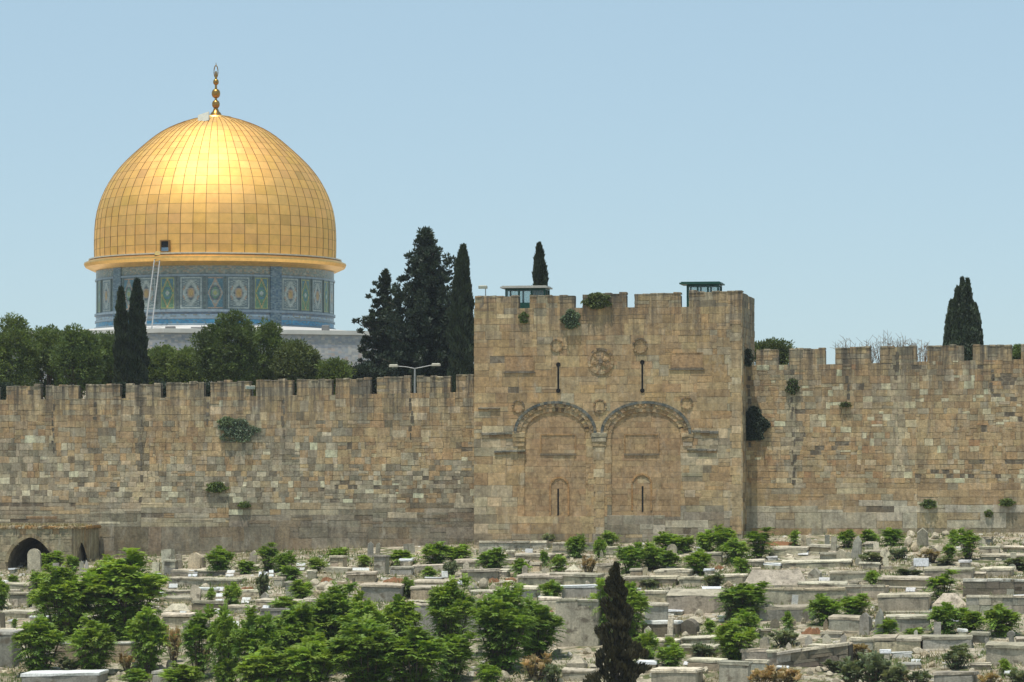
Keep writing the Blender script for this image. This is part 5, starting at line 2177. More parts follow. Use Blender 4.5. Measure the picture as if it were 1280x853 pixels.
soil(298, 318, 732, 738); soil(398, 416, 719, 728); soil(290, 312, 761, 766); soil(64, 90, 836, 846)
for a in [(386, 400, 722, 733, 0), (395, 412, 726, 738, 2), (300, 310, 741, 750, 3), (402, 415, 736, 746, 0), (389, 402, 736, 744, 3), (206, 218, 760, 768, 0)]:
    rock(*a)
# centre left
pillar(412, 429, 695, 713, 'tan', "capped square tan stele on a stepped base", 'pale')
pillar(467, 482, 694, 719, 'grey', "dark square pillar with a pale cap, left of a pale cube", 'grey')
T(498, 515, 698, 709, 'pale', 'white', plinth=False, head=0, look='cube tomb'); T(486, 516, 709, 721, 'slate', 'grey', head=0); T(515, 562, 706, 716, 'mid', 'pale', head=0)
plaque(440, 461, 711, 720); plaque(552, 560, 715, 723, 10); T(530, 552, 722, 727, 'pale', 'white', plinth=False, head=0); stele(592, 596, 698, 706, 'flat', 'white')
T(404, 436, 710, 718, 'mid', 'pale', head=0); T(432, 470, 716, 730, 'tan', 'mid', head=0)
soil(476, 508, 719, 729); T(449, 502, 731, 753, 'slate', 'mid', head=0, look='box tomb'); T(512, 556, 734, 751, 'tan', 'pale', head=0); T(508, 556, 751, 756, 'mid', 'pale', head=0, plinth=False)
T(516, 560, 725, 735, 'mid', 'mid', head=0)
terrace(512, 606, 756, 800, 'slate', 'pale', smooth=True, label="pale-topped grey terrace wall behind the feathery thicket and the twin bush")
stele(459, 467, 677, 698, 'gable', 'slate'); stele(469, 475, 678, 694, 'gable', 'grey'); stele(505, 512, 680, 694, 'flat', 'grey'); stele(512, 519, 680, 694, 'flat', 'grey')
stele(441, 444, 723, 734, 'flat', 'dark'); T(566, 600, 700, 711, 'mid', 'pale', head=0); T(575, 622, 712, 728, 'mid', 'mid'); T(586, 622, 738, 744, 'pale', 'pale', plinth=False, head=0)
for a in [(404, 418, 728, 740, 0), (418, 432, 732, 742, 0), (430, 442, 730, 740, 2), (584, 598, 726, 740, 4), (596, 612, 720, 736, 1), (612, 622, 728, 738, 1), (590, 606, 742, 752, 3), (577, 590, 738, 748, 3), (520, 528, 702, 708, 0), (436, 449, 706, 711, 0)]:
    rock(*a)
# centre
terrace(598, 684, 677, 689, 'grey', 'pale', depth=2.6, label="pale curved platform at the foot of the tower's left part", smooth=True)
terrace(690, 742, 679, 692, 'mid', 'mid', depth=1.5); terrace(755, 792, 684, 694, 'mid', 'pale', depth=1.5)
T(632, 643, 688, 698, 'grey', 'pale', head=0); plaque(656, 666, 687, 694, 10); T(622, 662, 699, 706, 'mid', 'pale', head=0); T(642, 688, 693, 704, 'tan', 'pale', head=0)
stele(652, 659, 707, 722, 'round', 'mid'); stele(678, 687, 711, 721, 'flat', 'pale'); T(662, 676, 704, 717, 'tan', 'pale'); T(628, 650, 708, 716, 'mid', 'pale')
gable_tomb(706, 726, 705, 718, 'pale', "small gabled tomb with a pale peaked roof on a long base", .5, .4)
T(686, 748, 718, 731, 'mid', 'mid', head=0); T(645, 704, 720, 733, 'mid', 'pale', head=0); T(700, 748, 732, 750, 'slate', 'white', head=0); T(636, 672, 733, 748, 'slate', 'pale', head=0)
terrace(694, 748, 750, 808, 'mid', 'pale', smooth=True, depth=4, label="tall blank grey terrace wall left of the foreground cypress")
T(672, 700, 748, 760, 'pale', 'pale', head=0)
soil(608, 624, 720, 729); soil(628, 646, 720, 727); soil(703, 721, 738, 745); soil(640, 668, 690, 694)
T(745, 775, 705, 718, 'tan', 'mid'); T(600, 634, 713, 724, 'mid', 'pale')
gable_tomb(708, 731, 820, 838, 'mid', None, .3, .5, 'small round-backed tomb'); soil(713, 728, 829, 836); T(700, 740, 838, 852, 'mid', 'pale'); T(745, 760, 812, 822, 'mid', 'pale')
for a in [(707, 716, 814, 821, 5), (728, 740, 808, 818, 0), (695, 706, 846, 855, 0), (616, 640, 836, 852, 1), (740, 752, 822, 830, 0), (660, 674, 842, 852, 3), (716, 728, 800, 806, 3)]:
    rock(*a)
# centre right
T(816, 862, 712, 723, 'mid', 'pale', head=0); T(832, 844, 709, 713, 'white', 'white', plinth=False, head=0); T(879, 890, 711, 721, 'pale', 'white', plinth=False, head=0, look='cube tomb')
stele(803, 809, 709, 721, 'flat', 'tan'); T(786, 803, 712, 721, 'tan', 'mid', head=0); T(778, 846, 721, 735, 'tan', 'mid', head=0); T(846, 882, 722, 734, 'mid', 'pale', head=0); soil(858, 878, 726, 733)
T(790, 834, 739, 753, 'tan', 'pale', head=0); T(884, 930, 718, 729, 'mid', 'pale'); T(780, 800, 735, 741, 'pale', 'white', plinth=False, head=0)
T(832, 906, 742, 768, 'mid', 'mid', head=0, depth=2.6, sl=.2, label="big flat-topped grey box tomb with a white plate on top", look='box')
plaque(878, 902, 735, 742, 62, label="long white marble plate lying on the big flat-topped tomb")
T(804, 836, 754, 778, 'slate', 'mid', head=0); T(800, 848, 776, 797, 'dark', 'white', head=0); stele(834, 841, 772, 797, 'flat', 'pale'); T(832, 852, 763, 769, 'white', 'white', plinth=False, head=0)
rock(855, 880, 769, 782, 0); stele(851, 873, 774, 793, 'round', 'dark', t=.6); T(896, 907, 771, 777, 'white', 'white', plinth=False, head=0); T(850, 896, 797, 806, 'mid', 'pale', head=0); T(848, 896, 806, 820, 'tan', 'pale')  # dark round stele added to paint the hollow's shade under the pale rock
T(800, 846, 800, 812, 'mid', 'pale'); plaque(833, 847, 808, 813, 40); stele(809, 818, 809, 828, 'flat', 'grey'); T(795, 821, 826, 842, 'tan', 'white', head=0); T(812, 872, 837, 860, 'mid', 'pale', head=0)
T(857, 902, 825, 839, 'tan', 'pale', head=0); T(896, 936, 827, 858, 'grey', 'grey', head=0, depth=1.6); stele(916, 923, 809, 826, 'flat', 'warm', label="brown wooden-looking grave post in front of the bright fan-shaped bush")
T(926, 962, 811, 830, 'grey', 'mid'); T(930, 960, 826, 842, 'slate', 'pale', head=0); gable_tomb(928, 1010, 713, 737, 'mid', "long ridge-backed tomb with sloping ends, right of the small round bush", .12, .25)
T(905, 956, 757, 776, 'grey', 'mid', head=0); soil(898, 925, 775, 785); soil(890, 906, 705, 713); T(884, 904, 691, 705, 'mid', 'mid', head=0)
stele(833, 846, 680, 694, 'round', 'pale'); stele(870, 878, 684, 694, 'broken', 'white'); stele(796, 806, 681, 692, 'round', 'pale')
for a in [(868, 880, 760, 770, 0), (852, 862, 788, 797, 0), (883, 893, 700, 708, 3), (868, 884, 840, 850, 0), (876, 888, 832, 842, 0), (905, 918, 726, 734, 3), (790, 800, 720, 726, 0), (846, 856, 757, 762, 0), (884, 896, 728, 735, 1)]:
    rock(*a)
# right of centre
stele(1001, 1007, 669, 688, 'flat', 'tan'); stele(1009, 1015, 673, 689, 'flat', 'mid'); stele(1031, 1037, 669, 684, 'flat', 'slate'); stele(1038, 1045, 671, 692, 'flat', 'grey')
stele(1063, 1077, 670, 700, 'point', 'slate', t=.5, label="grey obelisk-like gabled stone tapering to a point by the wall")
stele(1092, 1099, 678, 690, 'flat', 'pale'); T(966, 1010, 684, 695, 'mid', 'pale', head=0); T(1010, 1046, 682, 692, 'tan', 'pale', head=0); T(1024, 1048, 690, 703, 'grey', 'grey', head=0)
plaque(997, 1010, 690, 695, 50); stele(1057, 1064, 690, 703, 'round', 'grey'); stele(1046, 1058, 687, 702, 'round', 'pale'); T(1080, 1106, 688, 697, 'mid', 'pale')
stele(1102, 1113, 688, 711, 'turban', 'pale', t=.4); T(958, 972, 696, 701, 'white', 'white', plinth=False, head=0); T(953, 976, 704, 712, 'pale', 'white', head=0); T(930, 956, 700, 710, 'mid', 'pale', head=0); soil(950, 1000, 676, 681)
T(976, 1064, 702, 710, 'mid', 'pale', head=0); soil(985, 1022, 702, 705); T(1036, 1084, 713, 730, 'mid', 'mid', head=0); stele(1011, 1027, 710, 725, 'gable', 'grey', t=.5); T(1072, 1100, 703, 712, 'mid', 'pale')
plaque(963, 978, 728, 733, 60); plaque(976, 996, 731, 737, 60); plaque(1024, 1038, 723, 729, 30); T(996, 1058, 729, 739, 'tan', 'pale', head=0)
terrace(955, 1056, 736, 757, 'mid', 'tan', smooth=True, label="long greyish terrace front below the white plates, right of the flat-topped tomb"); terrace(1047, 1106, 732, 751, 'mid', 'mid', smooth=True)
stele(989, 997, 744, 758, 'flat', 'white', label="small white upright slab against the long terrace front"); T(947, 1014, 759, 778, 'slate', 'mid', head=0); plaque(974, 983, 759, 765, 30)
T(1034, 1086, 771, 792, 'grey', 'mid', head=0); stele(1075, 1088, 766, 793, 'gable', 'slate', t=.6); stele(1092, 1106, 761, 796, 'point', 'slate', t=.7)
soil(1000, 1028, 781, 793); stele(962, 974, 774, 788, 'round', 'dark'); stele(1006, 1016, 794, 808, 'gable', 'slate'); stele(1028, 1039, 792, 806, 'gable', 'grey'); stele(1050, 1058, 793, 807, 'gable', 'slate'); stele(952, 962, 796, 810, 'round', 'grey')
stele(1028, 1036, 774, 791, 'point', 'warm'); stele(988, 995, 774, 785, 'flat', 'warm'); T(1008, 1064, 806, 815, 'mid', 'pale', head=0)
terrace(973, 1062, 810, 834, 'dark', 'pale', label="curved dark rubble wall with a pale top, bottom centre right", curve=-.8, drop=-.5); pillar(959, 973, 813, 834, 'grey', "grey gatepost with a cap at the left end of the curved rubble wall")
T(1060, 1092, 798, 815, 'grey', 'mid', head=0); T(1088, 1152, 798, 815, 'tan', 'mid', head=0)
T(1099, 1114, 813, 827, 'pale', 'white', plinth=False, head=0, label="small open box with pale teal sides beside a white slab", look='box'); T(1114, 1141, 816, 823, 'white', 'white', plinth=False, head=0)
for i, a in enumerate([(1018, 1030, 832, 840), (1008, 1018, 836, 844), (1030, 1044, 838, 846), (1046, 1058, 830, 838), (994, 1006, 842, 850), (1060, 1074, 826, 833), (1072, 1086, 822, 829), (1083, 1094, 824, 830), (1040, 1052, 846, 854), (1000, 1012, 786, 792), (1094, 1106, 782, 790)]):
    rock(*a, i % 4)
# far right
stele(1146, 1161, 660, 684, 'gable', 'grey', t=.5)
for i, a in enumerate([(1130, 1142, 668, 684), (1138, 1150, 676, 690), (1132, 1146, 662, 672), (1162, 1176, 664, 674), (1176, 1190, 662, 670), (1190, 1206, 660, 668), (1150, 1162, 682, 692), (1165, 1180, 680, 690), (1204, 1220, 664, 672), (1252, 1264, 676, 682), (1244, 1256, 678, 686), (1190, 1202, 694, 702), (1240, 1252, 690, 698)]):
    rock(*a, (0, 3, 0, 2, 1)[i % 5])
plaque(1142, 1161, 699, 709, 5, label="little white sign-like slab under the heap of rocks"); stele(1161, 1170, 685, 700, 'round', 'dark'); T(1198, 1212, 700, 712, 'pale', 'white', plinth=False, head=0, look='cube tomb'); stele(1260, 1270, 705, 714, 'round', 'pale')
T(1222, 1240, 671, 681, 'slate', 'mid', head=0); T(1154, 1216, 711, 726, 'mid', 'mid', head=0); T(1224, 1264, 711, 722, 'mid', 'pale', head=0); T(1226, 1290, 694, 701, 'mid', 'pale', head=0); T(1252, 1292, 684, 691, 'mid', 'pale', head=0)
terrace(1204, 1296, 725, 745, 'dark', 'white', label="upper step of the stepped grey-brown terrace wall at the right edge"); terrace(1208, 1296, 745, 769, 'grey', 'pale', label="lower taller step of the grey-brown terrace wall at the right edge")
T(1096, 1160, 722, 735, 'tan', 'pale', head=0); plaque(1133, 1145, 721, 726, 55); plaque(1132, 1144, 736, 741, 40); T(1110, 1156, 734, 740, 'warm', 'mid', head=0, plinth=False); T(1096, 1162, 744, 768, 'mid', 'mid', head=0)
T(1108, 1164, 770, 790, 'slate', 'mid', head=0); plaque(1147, 1165, 763, 767, 50); soil(1112, 1150, 767, 770); T(1092, 1112, 754, 764, 'mid', 'pale')
gable_tomb(1164, 1208, 742, 762, 'pale', None, .3, .3, 'sloping pale rock slab'); rock(1182, 1200, 744, 754, 0); rock(1195, 1208, 750, 764, 0); rock(1194, 1206, 726, 738, 3)
T(1152, 1216, 796, 814, 'slate', 'mid', head=0); stele(1167, 1176, 778, 797, 'flat', 'slate'); T(1197, 1210, 787, 797, 'pale', 'white', plinth=False, head=0, look='cube tomb'); T(1212, 1236, 790, 804, 'grey', 'mid', head=0); stele(1232, 1240, 796, 810, 'point', 'slate', lean=-18)
stele(1260, 1270, 789, 806, 'turban', 'slate'); T(1231, 1296, 806, 833, 'grey', 'mid', head=0, depth=2.2, label="big grey box tomb at the lower right edge", look='box'); T(1270, 1292, 797, 806, 'mid', 'mid', head=0)
T(1122, 1152, 829, 838, 'slate', 'slate', head=0); T(1165, 1218, 840, 862, 'slate', 'grey', head=0); T(1212, 1240, 830, 838, 'tan', 'pale', head=0)
for i, a in enumerate([(1140, 1156, 808, 818), (1150, 1164, 812, 822), (1212, 1224, 816, 824), (1220, 1232, 822, 832), (1200, 1212, 846, 852), (1160, 1172, 826, 834), (1222, 1232, 842, 850), (1176, 1188, 830, 838), (1210, 1222, 834, 842)]):
    rock(*a, (0, 3, 1, 0)[i % 4])

# ---- smaller graves filling the rows between the big ones
rf = random.Random(404)
occ = []
for o in list(col.objects):
    if o.parent is None and o.get('category') in ('tomb', 'headstone', 'terrace wall', 'marble slab', 'pillar', 'rock', 'soil mound'):
        occ.append((o.location.x, o.location.y))
cnt = 0
tries = 0
while cnt < 210 and tries < 9000:
    tries += 1
    px = rf.uniform(-20, 1300)
    py = rf.uniform(float(np.interp(px, [0, 600, 700, 1280], [722, 705, 694, 680])), 858)
    if (px < 560 and py > 792) and not (60 < px < 190): continue
    G = gp(px, py)
    if min((G.x - a) ** 2 * .5 + (G.y - b) ** 2 * .35 for a, b in occ) < .62: continue
    occ.append((G.x, G.y))
    k = rf.random()
    cn = rf.choice(('mid', 'mid', 'pale', 'tan', 'grey', 'slate'))
    if k < .42:
        w, h = rf.uniform(12, 34), rf.uniform(4, 10)
        T(px - w / 2, px + w / 2, py - h, py, cn, rf.choice(('pale', 'pale', 'mid', 'white')), look=f"low {CNAME[cn]} grave")
    elif k < .60:
        w, h = rf.uniform(5, 9), rf.uniform(8, 15)
        stele(px - w / 2, px + w / 2, py - h, py, rf.choice(('round', 'gable', 'flat', 'broken', 'point')), cn)
    elif k < .72:
        w, h = rf.uniform(8, 15), rf.uniform(4, 7)
        plaque(px - w / 2, px + w / 2, py - h, py, rf.uniform(20, 60))
    elif k < .78:
        w = rf.uniform(16, 30)
        soil(px - w / 2, px + w / 2, py - 5, py)
    else:
        w, h = rf.uniform(6, 15), rf.uniform(4, 9)
        rock(px - w / 2, px + w / 2, py - h, py, rf.randrange(5))
    cnt += 1

# ---- loose rubble, too many to count
def rubble():
    g = np.random.default_rng(8)
    n = 18000
    mb = MB()
    import bmesh
    u = g.uniform(-56, 56, n); s = g.uniform(.4, 66, n)
    ok = 0
    rr = random.Random(5)
    for i in range(n):
        dens = mnoise.noise(Vector((u[i] * .16, s[i] * .2, 5)))
        if dens < g.uniform(-.35, .25): continue
        z = zg_uv(u[i], -s[i])
        p = wuv(u[i], -s[i], z)
        a = g.uniform(.05, .19) * (1.8 if g.random() < .12 else 1)
        t = g.uniform(0, 3.14)
        cs, sn = math.cos(t), math.sin(t)
        c = tc(rr.choice(('pale', 'pale', 'mid', 'white', 'tan')), rr)
        vs = []
        for (X, Y, Z) in ((-1, -1, -.5), (1, -1, -.5), (1, 1, -.5), (-1, 1, -.5), (-.6, -.7, .6), (.7, -.6, .5), (.6, .7, .7), (-.7, .5, .45)):
            X, Y, Z = X * g.uniform(.7, 1.2), Y * g.uniform(.6, 1.1), Z * g.uniform(.7, 1.2)
            vs.append((p.x + a * (X * cs - Y * sn), p.y + a * (X * sn + Y * cs), p.z + a * .8 * Z))
        mb.poly(vs, [(4, 5, 6, 7), (0, 1, 5, 4), (1, 2, 6, 5), (2, 3, 7, 6), (3, 0, 4, 7)], c)
    o = mb.build("rubble", M_ROCK)
    tag(o, "pale limestone rubble scattered between the graves", "rubble", kind='stuff')


rubble()


def grass_stuff(name, label, cat, mat, n, thr, seed, h=(.08, .28), zone=None):
    g = np.random.default_rng(seed)
    m = n * 4
    u = g.uniform(-56, 56, m); s = g.uniform(.2, 68, m)
    P, U, V_ = [], [], []
    for i in range(m):
        if mnoise.noise(Vector((u[i] * .22, s[i] * .25, seed))) + g.uniform(-.1, .1) < thr: continue
        z = zg_uv(u[i], -s[i])
        p = wuv(u[i], -s[i], z)
        hh = g.uniform(*h)
        P.append((p.x, p.y, p.z + hh * .5))
        U.append((g.normal(0, .25) * hh, g.normal(0, .2) * hh, hh * .6))
        a = g.uniform(0, 3.14)
        V_.append((.028 * math.cos(a), .028 * math.sin(a), 0))
        if len(P) >= n: break
    P, U, V_ = map(np.array, (P, U, V_))
    k = g.uniform(.7, 1.3, len(P))
    o = link(name, quads_mesh(name, P, U, V_, mat, np.stack([k, k, k], 1)))
    tag(o, label, cat, kind='stuff')


grass_stuff("dry_grass", "straw-coloured dry grass between the graves", "grass", M_DRY, 36000, .12, 31)
grass_stuff("green_weeds", "low green weeds growing between the graves", "weeds", M_WEED, 42000, .10, 77, (.08, .28))

# ---- feathery bushes (pinnate leaves on arching stalks)
def frond_bush(seed, R, H, nst, per, mat=M_BUSH, L=.80, leafl=.105, droop=.42, spread=1.0):
    """returns (foliage mesh, stem mesh); R half width, H height"""
    g = np.random.default_rng(seed)
    C, U, V_, T_ = [], [], [], []
    st = MB()
    for s in range(nst):
        a = 2 * math.pi * (s + g.random()) / nst
        rr = R * .78 * math.sqrt(g.uniform(0, 1)) * spread
        top = H * (1 - .45 * (rr / R) ** 1.6) * g.uniform(.72, 1.0) if s else H
        p0 = Vector((rr * .18 * math.cos(a), rr * .18 * math.sin(a), 0))
        p1 = Vector((rr * .7 * math.cos(a), rr * .7 * math.sin(a), top * .5))
        p2 = Vector((rr * math.cos(a), rr * math.sin(a), top * .93))
        st.tube([p0 - Vector((0, 0, .2)), p1, p2], .035, .012, 4)
        for k in range(per):
            f = .10 + .90 * (k + g.random()) / per
            if g.random() < .58: f = g.uniform(.88, 1.0)
            base = p0.lerp(p1, f * 2) if f < .5 else p1.lerp(p2, f * 2 - 1)
            th = g.uniform(0, 2 * math.pi)
            el = g.uniform(.10, .85) + (g.uniform(.1, .65) if f > .85 else 0)
            l = L * g.uniform(.7, 1.15) * (1 - .25 * f * (f > .9))
            d = Vector((math.cos(th) * math.cos(el), math.sin(th) * math.cos(el), math.sin(el)))
            side = d.cross(Vector((0, 0, 1))).normalized()
            kk = g.uniform(.72, 1.3)
            yel = g.uniform(.92, 1.12) + (.14 if f > .9 else 0)
            kk *= 1.12 if f > .9 else .95
            n = 10
            for q in range(n):
                t = (q + .8) / n
                c = base + d * (l * t) - Vector((0, 0, droop * l * t * t))
                dirr = (d - Vector((0, 0, 2 * droop * t))).normalized()
                ll = leafl * (1.1 - .5 * abs(t - .45)) * g.uniform(.85, 1.15)
                for sg in (-1, 1):
                    ud = (side * sg * .85 + dirr * .45 + Vector((0, 0, -.15 + g.uniform(-.15, .15)))).normalized()
                    cc = c + ud * ll * .9
                    nn = ud.cross(dirr).normalized()
                    vd = nn.cross(ud).normalized()
                    C.append(cc); U.append(ud * ll); V_.append((vd + nn * g.uniform(-.35, .35)) * ll * .26)
                    T_.append((kk * yel, kk, kk * .9))
    me = quads_mesh("foliage", np.array(C), np.array(U), np.array(V_), mat, np.array(T_))
    return me, st.mesh("stems", M_BARK)


def fitted(pair):
    me = pair[0]
    co = np.empty(len(me.vertices) * 3, dtype=np.float32)
    me.vertices.foreach_get("co", co)
    co = co.reshape(-1, 3)
    hw = (np.percentile(np.abs(co[:, 0]), 96) + np.percentile(np.abs(co[:, 1]), 96)) / 2
    return pair, float(hw), float(np.percentile(co[:, 2], 98.5))


BUSH = {}
for k, (R, H, nst, per) in {'S': (.5, .75, 11, 13), 'M': (.85, 1.25, 20, 18), 'L': (1.3, 2.2, 34, 24), 'X': (1.5, 3.2, 46, 32), 'T': (.8, 2.4, 15, 22)}.items():
    BUSH[k] = [fitted(frond_bush(100 + i * 7 + ord(k), R, H, nst, per)) for i in range(3)]
GREY = [fitted(frond_bush(300 + i, .7, .6, 16, 14, M_GREYB, .3, .06, .3)) for i in range(2)]
DRYB = [fitted(frond_bush(320 + i, .8, .7, 16, 14, M_DRY, .32, .055, .2)) for i in range(2)]
bcount = [0]


def bush(x0, x1, yt, yb, look=None, kind=None, pool=None, label=None, group="feathery green bushes among the graves"):
    G, w, h = place(x0, x1, yt, yb)
    bcount[0] += 1
    if pool is None:
        if kind is None:
            kind = 'S' if h < 1.05 else ('M' if h < 1.75 else ('L' if w > 1.9 else 'T'))
            if h > 3.0 and w > 2: kind = 'X'
        pool_ = BUSH[kind]
    else:
        pool_ = pool
    (fm, sm), R, H = pool_[bcount[0] % len(pool_)]
    rz = bcount[0] * 1.7
    root = empty("bush" if pool is None else "shrub", G, rz)
    root.scale = (w / 2 / R, w / 2 / R * .9, h / H)
    if label is None:
        sz = "large" if w > 2.1 else ("small" if w < 1.1 else "medium")
        look = look or "leafy green bush"
        label = name_it(f"{sz} {look}", (x0 + x1) / 2, yb)
    else:
        used_labels.add(label)
    tag(root, label, "bush", group)
    link("foliage", fm, root); link("stems", sm, root)


B_ = bush
# by the wall
for a in [(258, 292, 687, 718), (295, 320, 702, 718), (322, 350, 680, 716), (343, 368, 692, 718), (350, 377, 709, 727), (363, 391, 727, 750), (258, 270, 736, 752), (279, 300, 731, 761), (384, 408, 698, 717), (338, 374, 747, 764),
          (410, 436, 686, 702), (446, 465, 695, 708), (482, 520, 689, 706), (526, 562, 680, 708), (556, 588, 683, 705), (526, 546, 709, 724), (503, 518, 724, 748),
          (599, 632, 687, 713), (639, 662, 700, 721), (675, 686, 690, 708), (688, 710, 695, 716), (708, 732, 671, 697), (742, 758, 674, 699), (752, 773, 665, 684), (674, 704, 728, 751),
          (770, 804, 682, 716), (800, 832, 682, 712), (820, 856, 668, 692), (848, 868, 672, 690), (870, 894, 665, 690), (890, 920, 660, 690), (904, 936, 676, 704), (932, 966, 661, 698), (857, 890, 690, 718), (917, 937, 699, 720), (820, 850, 690, 712),
          (904, 957, 731, 776), (918, 950, 765, 797), (880, 896, 775, 795), (791, 823, 793, 829), (820, 853, 808, 838), (830, 845, 797, 812),
          (1013, 1050, 747, 781), (1048, 1084, 745, 772), (1080, 1102, 715, 733), (978, 992, 766, 788), (1094, 1124, 775, 797), (1046, 1070, 664, 684), (1072, 1098, 663, 683), (1100, 1130, 662, 682), (986, 1000, 664, 682),
          (1184, 1202, 664, 682), (1196, 1224, 663, 700), (1178, 1196, 682, 698), (1160, 1197, 714, 754), (1162, 1198, 757, 793), (1196, 1229, 763, 791), (1229, 1273, 760, 795), (1130, 1156, 786, 797), (1248, 1264, 825, 844),
          (38, 64, 716, 740), (34, 50, 738, 758), (48, 80, 691, 713), (-8, 11, 727, 762), (8, 24, 720, 735), (14, 22, 774, 788), (150, 190, 838, 858), (82, 100, 696, 716)]:
    B_(*a)
# large ones in the lower left
B_(47, 112, 713, 808, label="largest dark-centred bush of the left-hand pair, left of the other")
B_(104, 198, 699, 806, label="broad dark bush, right one of the biggest left-hand pair")
B_(21, 76, 776, 846, label="feathery bush in front of the left end of the white-capped wall", kind='L')
B_(92, 141, 778, 844, label="feathery bush in front of the middle of the white-capped wall", kind='L')
B_(160, 207, 764, 842, label="feathery bush in front of the right end of the white-capped wall", kind='L')
B_(228, 268, 764, 848, label="narrow upright bush left of the large thicket", kind='T')
B_(262, 304, 767, 866, label="tall bush at the left edge of the large thicket, bottom", kind='L')
for i, (a, lb) in enumerate([((296, 346, 770, 872), "tall bush second from the left edge of the thicket"), ((336, 398, 762, 850), "rounded bush in the thicket under the slate-grey wall"), ((386, 446, 737, 838), "tall bush forming the thicket's left summit"),
                             ((430, 480, 752, 850), "bush right of the thicket's left summit"), ((478, 524, 750, 822), "bush at the back of the thicket beneath the tan box tomb"), ((536, 588, 729, 822), "upright bush at the thicket's right end, its tallest summit"),
                             ((350, 420, 800, 880), "bush at the bottom edge under the thicket's rounded bush"), ((420, 500, 780, 872), "widest bright bush in the middle of the thicket"), ((480, 556, 790, 870), "bright bush at the bottom right of the thicket"),
                             ((540, 590, 795, 852), "lower bush between the thicket and the twin bush"), ((300, 360, 815, 880), "bush cut by the bottom edge, left part of the thicket"), ((205, 250, 832, 866), "low bush at the bottom edge below the narrow upright bush"), ((268, 292, 826, 868), "small yellowish bush at the bottom edge left of the thicket")]):
    B_(*a, label=lb, kind='X' if (a[3] - a[2]) > 85 else 'L')
B_(594, 662, 740, 840, label="left larger half of the big feathery twin bush", kind='X')
B_(640, 699, 754, 822, label="right smaller half of the big feathery twin bush", kind='L')
B_(738, 772, 727, 806, label="bush behind the left side of the foreground cypress", kind='T'); B_(764, 806, 733, 800, label="bush behind the right side of the foreground cypress", kind='L')
B_(894, 942, 778, 828, label="bright fan-shaped bush with a brown post before it", kind='L'); B_(598, 626, 832, 860)
# grey-green mounds and dry shrubs
GG = "grey-green low shrubs among the graves"
for a in [(320, 338, 717, 750), (1075, 1108, 691, 706), (862, 890, 805, 822), (966, 996, 788, 808), (880, 908, 718, 736), (1180, 1212, 814, 836), (72, 100, 824, 844), (680, 700, 832, 856), (1114, 1136, 686, 700), (1256, 1292, 698, 712), (1030, 1056, 826, 840), (676, 694, 668, 682), (556, 572, 703, 722), (1170, 1196, 698, 706), (1120, 1150, 712, 722), (796, 824, 725, 735), (1190, 1212, 806, 820)]:
    B_(*a, look="grey-green shrub", pool=GREY, group=GG)
for a in [(726, 746, 696, 718), (208, 228, 786, 828), (650, 690, 818, 850), (936, 966, 838, 862), (960, 1004, 834, 862), (1060, 1088, 806, 824), (240, 262, 808, 838), (1150, 1176, 688, 704), (150, 168, 818, 838), (1220, 1250, 842, 862), (1112, 1134, 842, 858)]:
    B_(*a, look="dry straw-brown shrub", pool=DRYB, group="dry shrubs among the graves")
for a in [(1046, 1080, 826, 862), (1072, 1110, 818, 862), (1100, 1136, 832, 864), (1136, 1164, 840, 862), (1260, 1292, 838, 864)]:
    B_(*a, look="olive-green scrub", pool=GREY, group=GG)

# ---- caper bushes growing out of the walls
def wall_plant(px, py, w, h, v, label, mat=M_GREYB, hang=.5, seed=1, dens=1.0):
    u, z = wp(px, py, v)
    k = mpp(W0.y + v)
    W, H = w * k, h * k
    g = np.random.default_rng(seed)
    root = empty("wall_plant", wuv(u, v, z), -A)
    tag(root, label, "wall plant", "bushes growing out of the masonry")
    n = int((220 + 900 * W * H) * dens)
    a = g.uniform(0, 2 * math.pi, n)
    r = g.uniform(0, 1, n) ** .55
    P = np.stack([np.cos(a) * r * W / 2, -np.abs(g.normal(0, .12, n)) * min(W, 1.0) - .03, np.sin(a) * r * H / 2 - np.abs(np.cos(a)) * r * H * .12 * hang], 1)
    P[:, 0] *= 1 + .25 * np.sin(a * 5 + seed)
    U = rvec(g, n) * g.uniform(.05, .12, n)[:, None]
    V_ = rvec(g, n) * g.uniform(.03, .07, n)[:, None]
    kk = g.uniform(.7, 1.3, n)
    link("leaves", quads_mesh("leaves", P, U, V_, mat, np.stack([kk, kk, kk], 1)), root)
    m = MB()
    for _ in range(12):
        t = random.Random(seed + _)
        m.tube([(0, .05, 0), (t.uniform(-.3, .3) * W, -.15, t.uniform(-.2, .25) * H), (t.uniform(-.45, .45) * W, -.2, t.uniform(-.45, .4) * H)], .018, .006, 4)
    m.build("stems", M_BARK, root)


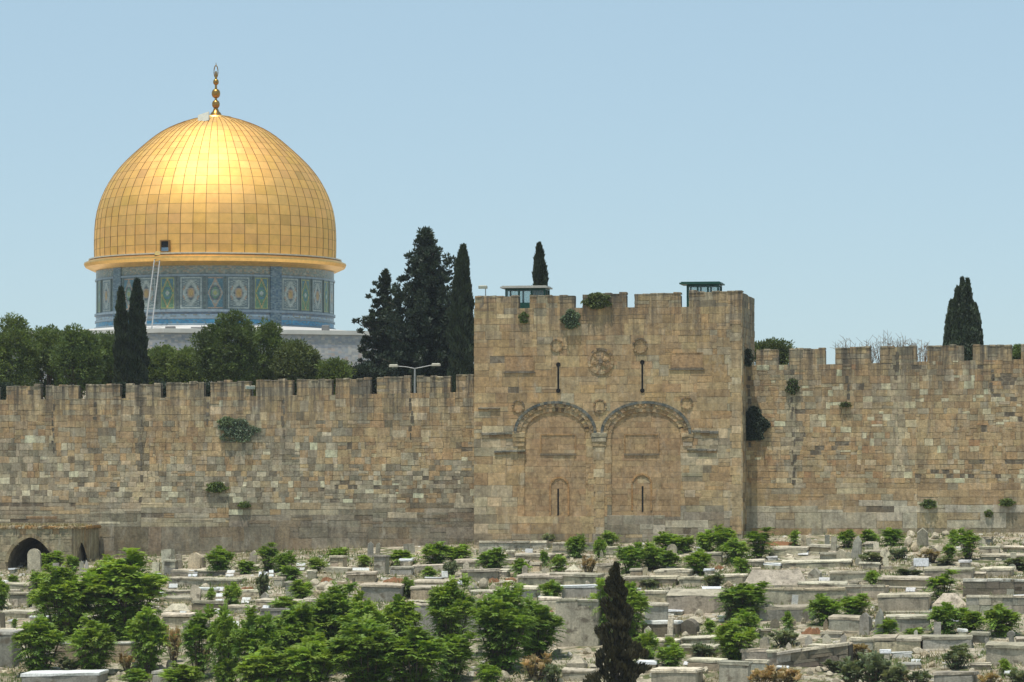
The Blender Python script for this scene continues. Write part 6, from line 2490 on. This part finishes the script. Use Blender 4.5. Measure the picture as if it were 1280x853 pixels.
wall_plant(298, 538, 48, 30, 0, "grey-green caper bush spreading from the upper left wall", M_CAPER, seed=1, dens=.45)
wall_plant(284, 527, 22, 12, 0, "small upper tuft joined to the large caper bush's left side", seed=12)
wall_plant(271, 609, 26, 13, 0, "dark tuft halfway down the left wall below the caper bush", M_PINE, seed=2)
wall_plant(306, 631, 16, 8, 0, "smallest tuft on the left wall, lower right of the dark one", M_PINE, seed=3, dens=.6)
wall_plant(747, 376, 34, 20, GV - .02, "dry brownish bush on the tower's central merlon", M_OLIVE, seed=4)
wall_plant(714, 399, 22, 24, GV - .02, "green bush hanging below the first narrow gap in the tower's top", M_GREYB, seed=5)
wall_plant(655, 397, 12, 14, GV - .02, "dark tuft under the left guard booth", M_PINE, seed=6, dens=.6)
wall_plant(942, 529, 34, 42, 0, "big dark bush on the right wall beside the tower", M_CYP, hang=1, seed=7, dens=1.6)
wall_plant(935, 447, 14, 22, -.8, "dark bush high in the corner of the tower and right wall", M_CYP, seed=8)
wall_plant(991, 483, 16, 20, 0, "greyish tuft high on the right wall below its merlons", M_OLIVE, seed=9, dens=.5)
wall_plant(1057, 506, 14, 6, 0, "thin dry tuft in the middle height of the right wall", M_OLIVE, seed=10, dens=.5)
wall_plant(1161, 630, 18, 11, 0, "dark tuft low on the right wall, leftmost of three", M_PINE, seed=11)
wall_plant(1236, 642, 9, 9, 0, "dark tuft low on the right wall, middle and lowest of three", M_PINE, seed=13)
wall_plant(1259, 628, 18, 9, 0, "dark tuft low on the right wall, rightmost of three", M_PINE, seed=14)

# ---- the dark dusty cypress in the foreground
d0 = 176.0
pt = at(769, 706, d0)
zb0 = zg(pt.x, pt.y)
hh = pt.z - zb0
me = cypress_mesh("crown", hh, 15.5 * mpp(d0), 71, M_CYPF, 30000, lumps=.50, gaps=.62, leafk=.52, pf=[1.45, 1.4, 1.25, 1.05, .74, .50, .05])
tree("cypress", "dark dusty cypress in the foreground, cut by the bottom edge", "cypress tree", (pt.x, pt.y, zb0), me, hh * .95, .2)

# ------------------------------------------------------------------ summer haze
hz = MB()
hz.box(-380, 380, -40, 640, -30, 60)
M_HAZE = bpy.data.materials.new("haze_air")
M_HAZE.use_nodes = True
hn = M_HAZE.node_tree
hn.nodes.remove(hn.nodes["Principled BSDF"])
pv = hn.nodes.new("ShaderNodeVolumePrincipled")
pv.inputs["Color"].default_value = (.90, .95, 1.0, 1)
pv.inputs["Density"].default_value = 0.00012
pv.inputs["Anisotropy"].default_value = 0.2
hn.links.new(pv.outputs[0], hn.nodes["Material Output"].inputs["Volume"])
ho = hz.build("haze", M_HAZE)
tag(ho, "thin summer haze filling the air", "haze", kind='stuff')
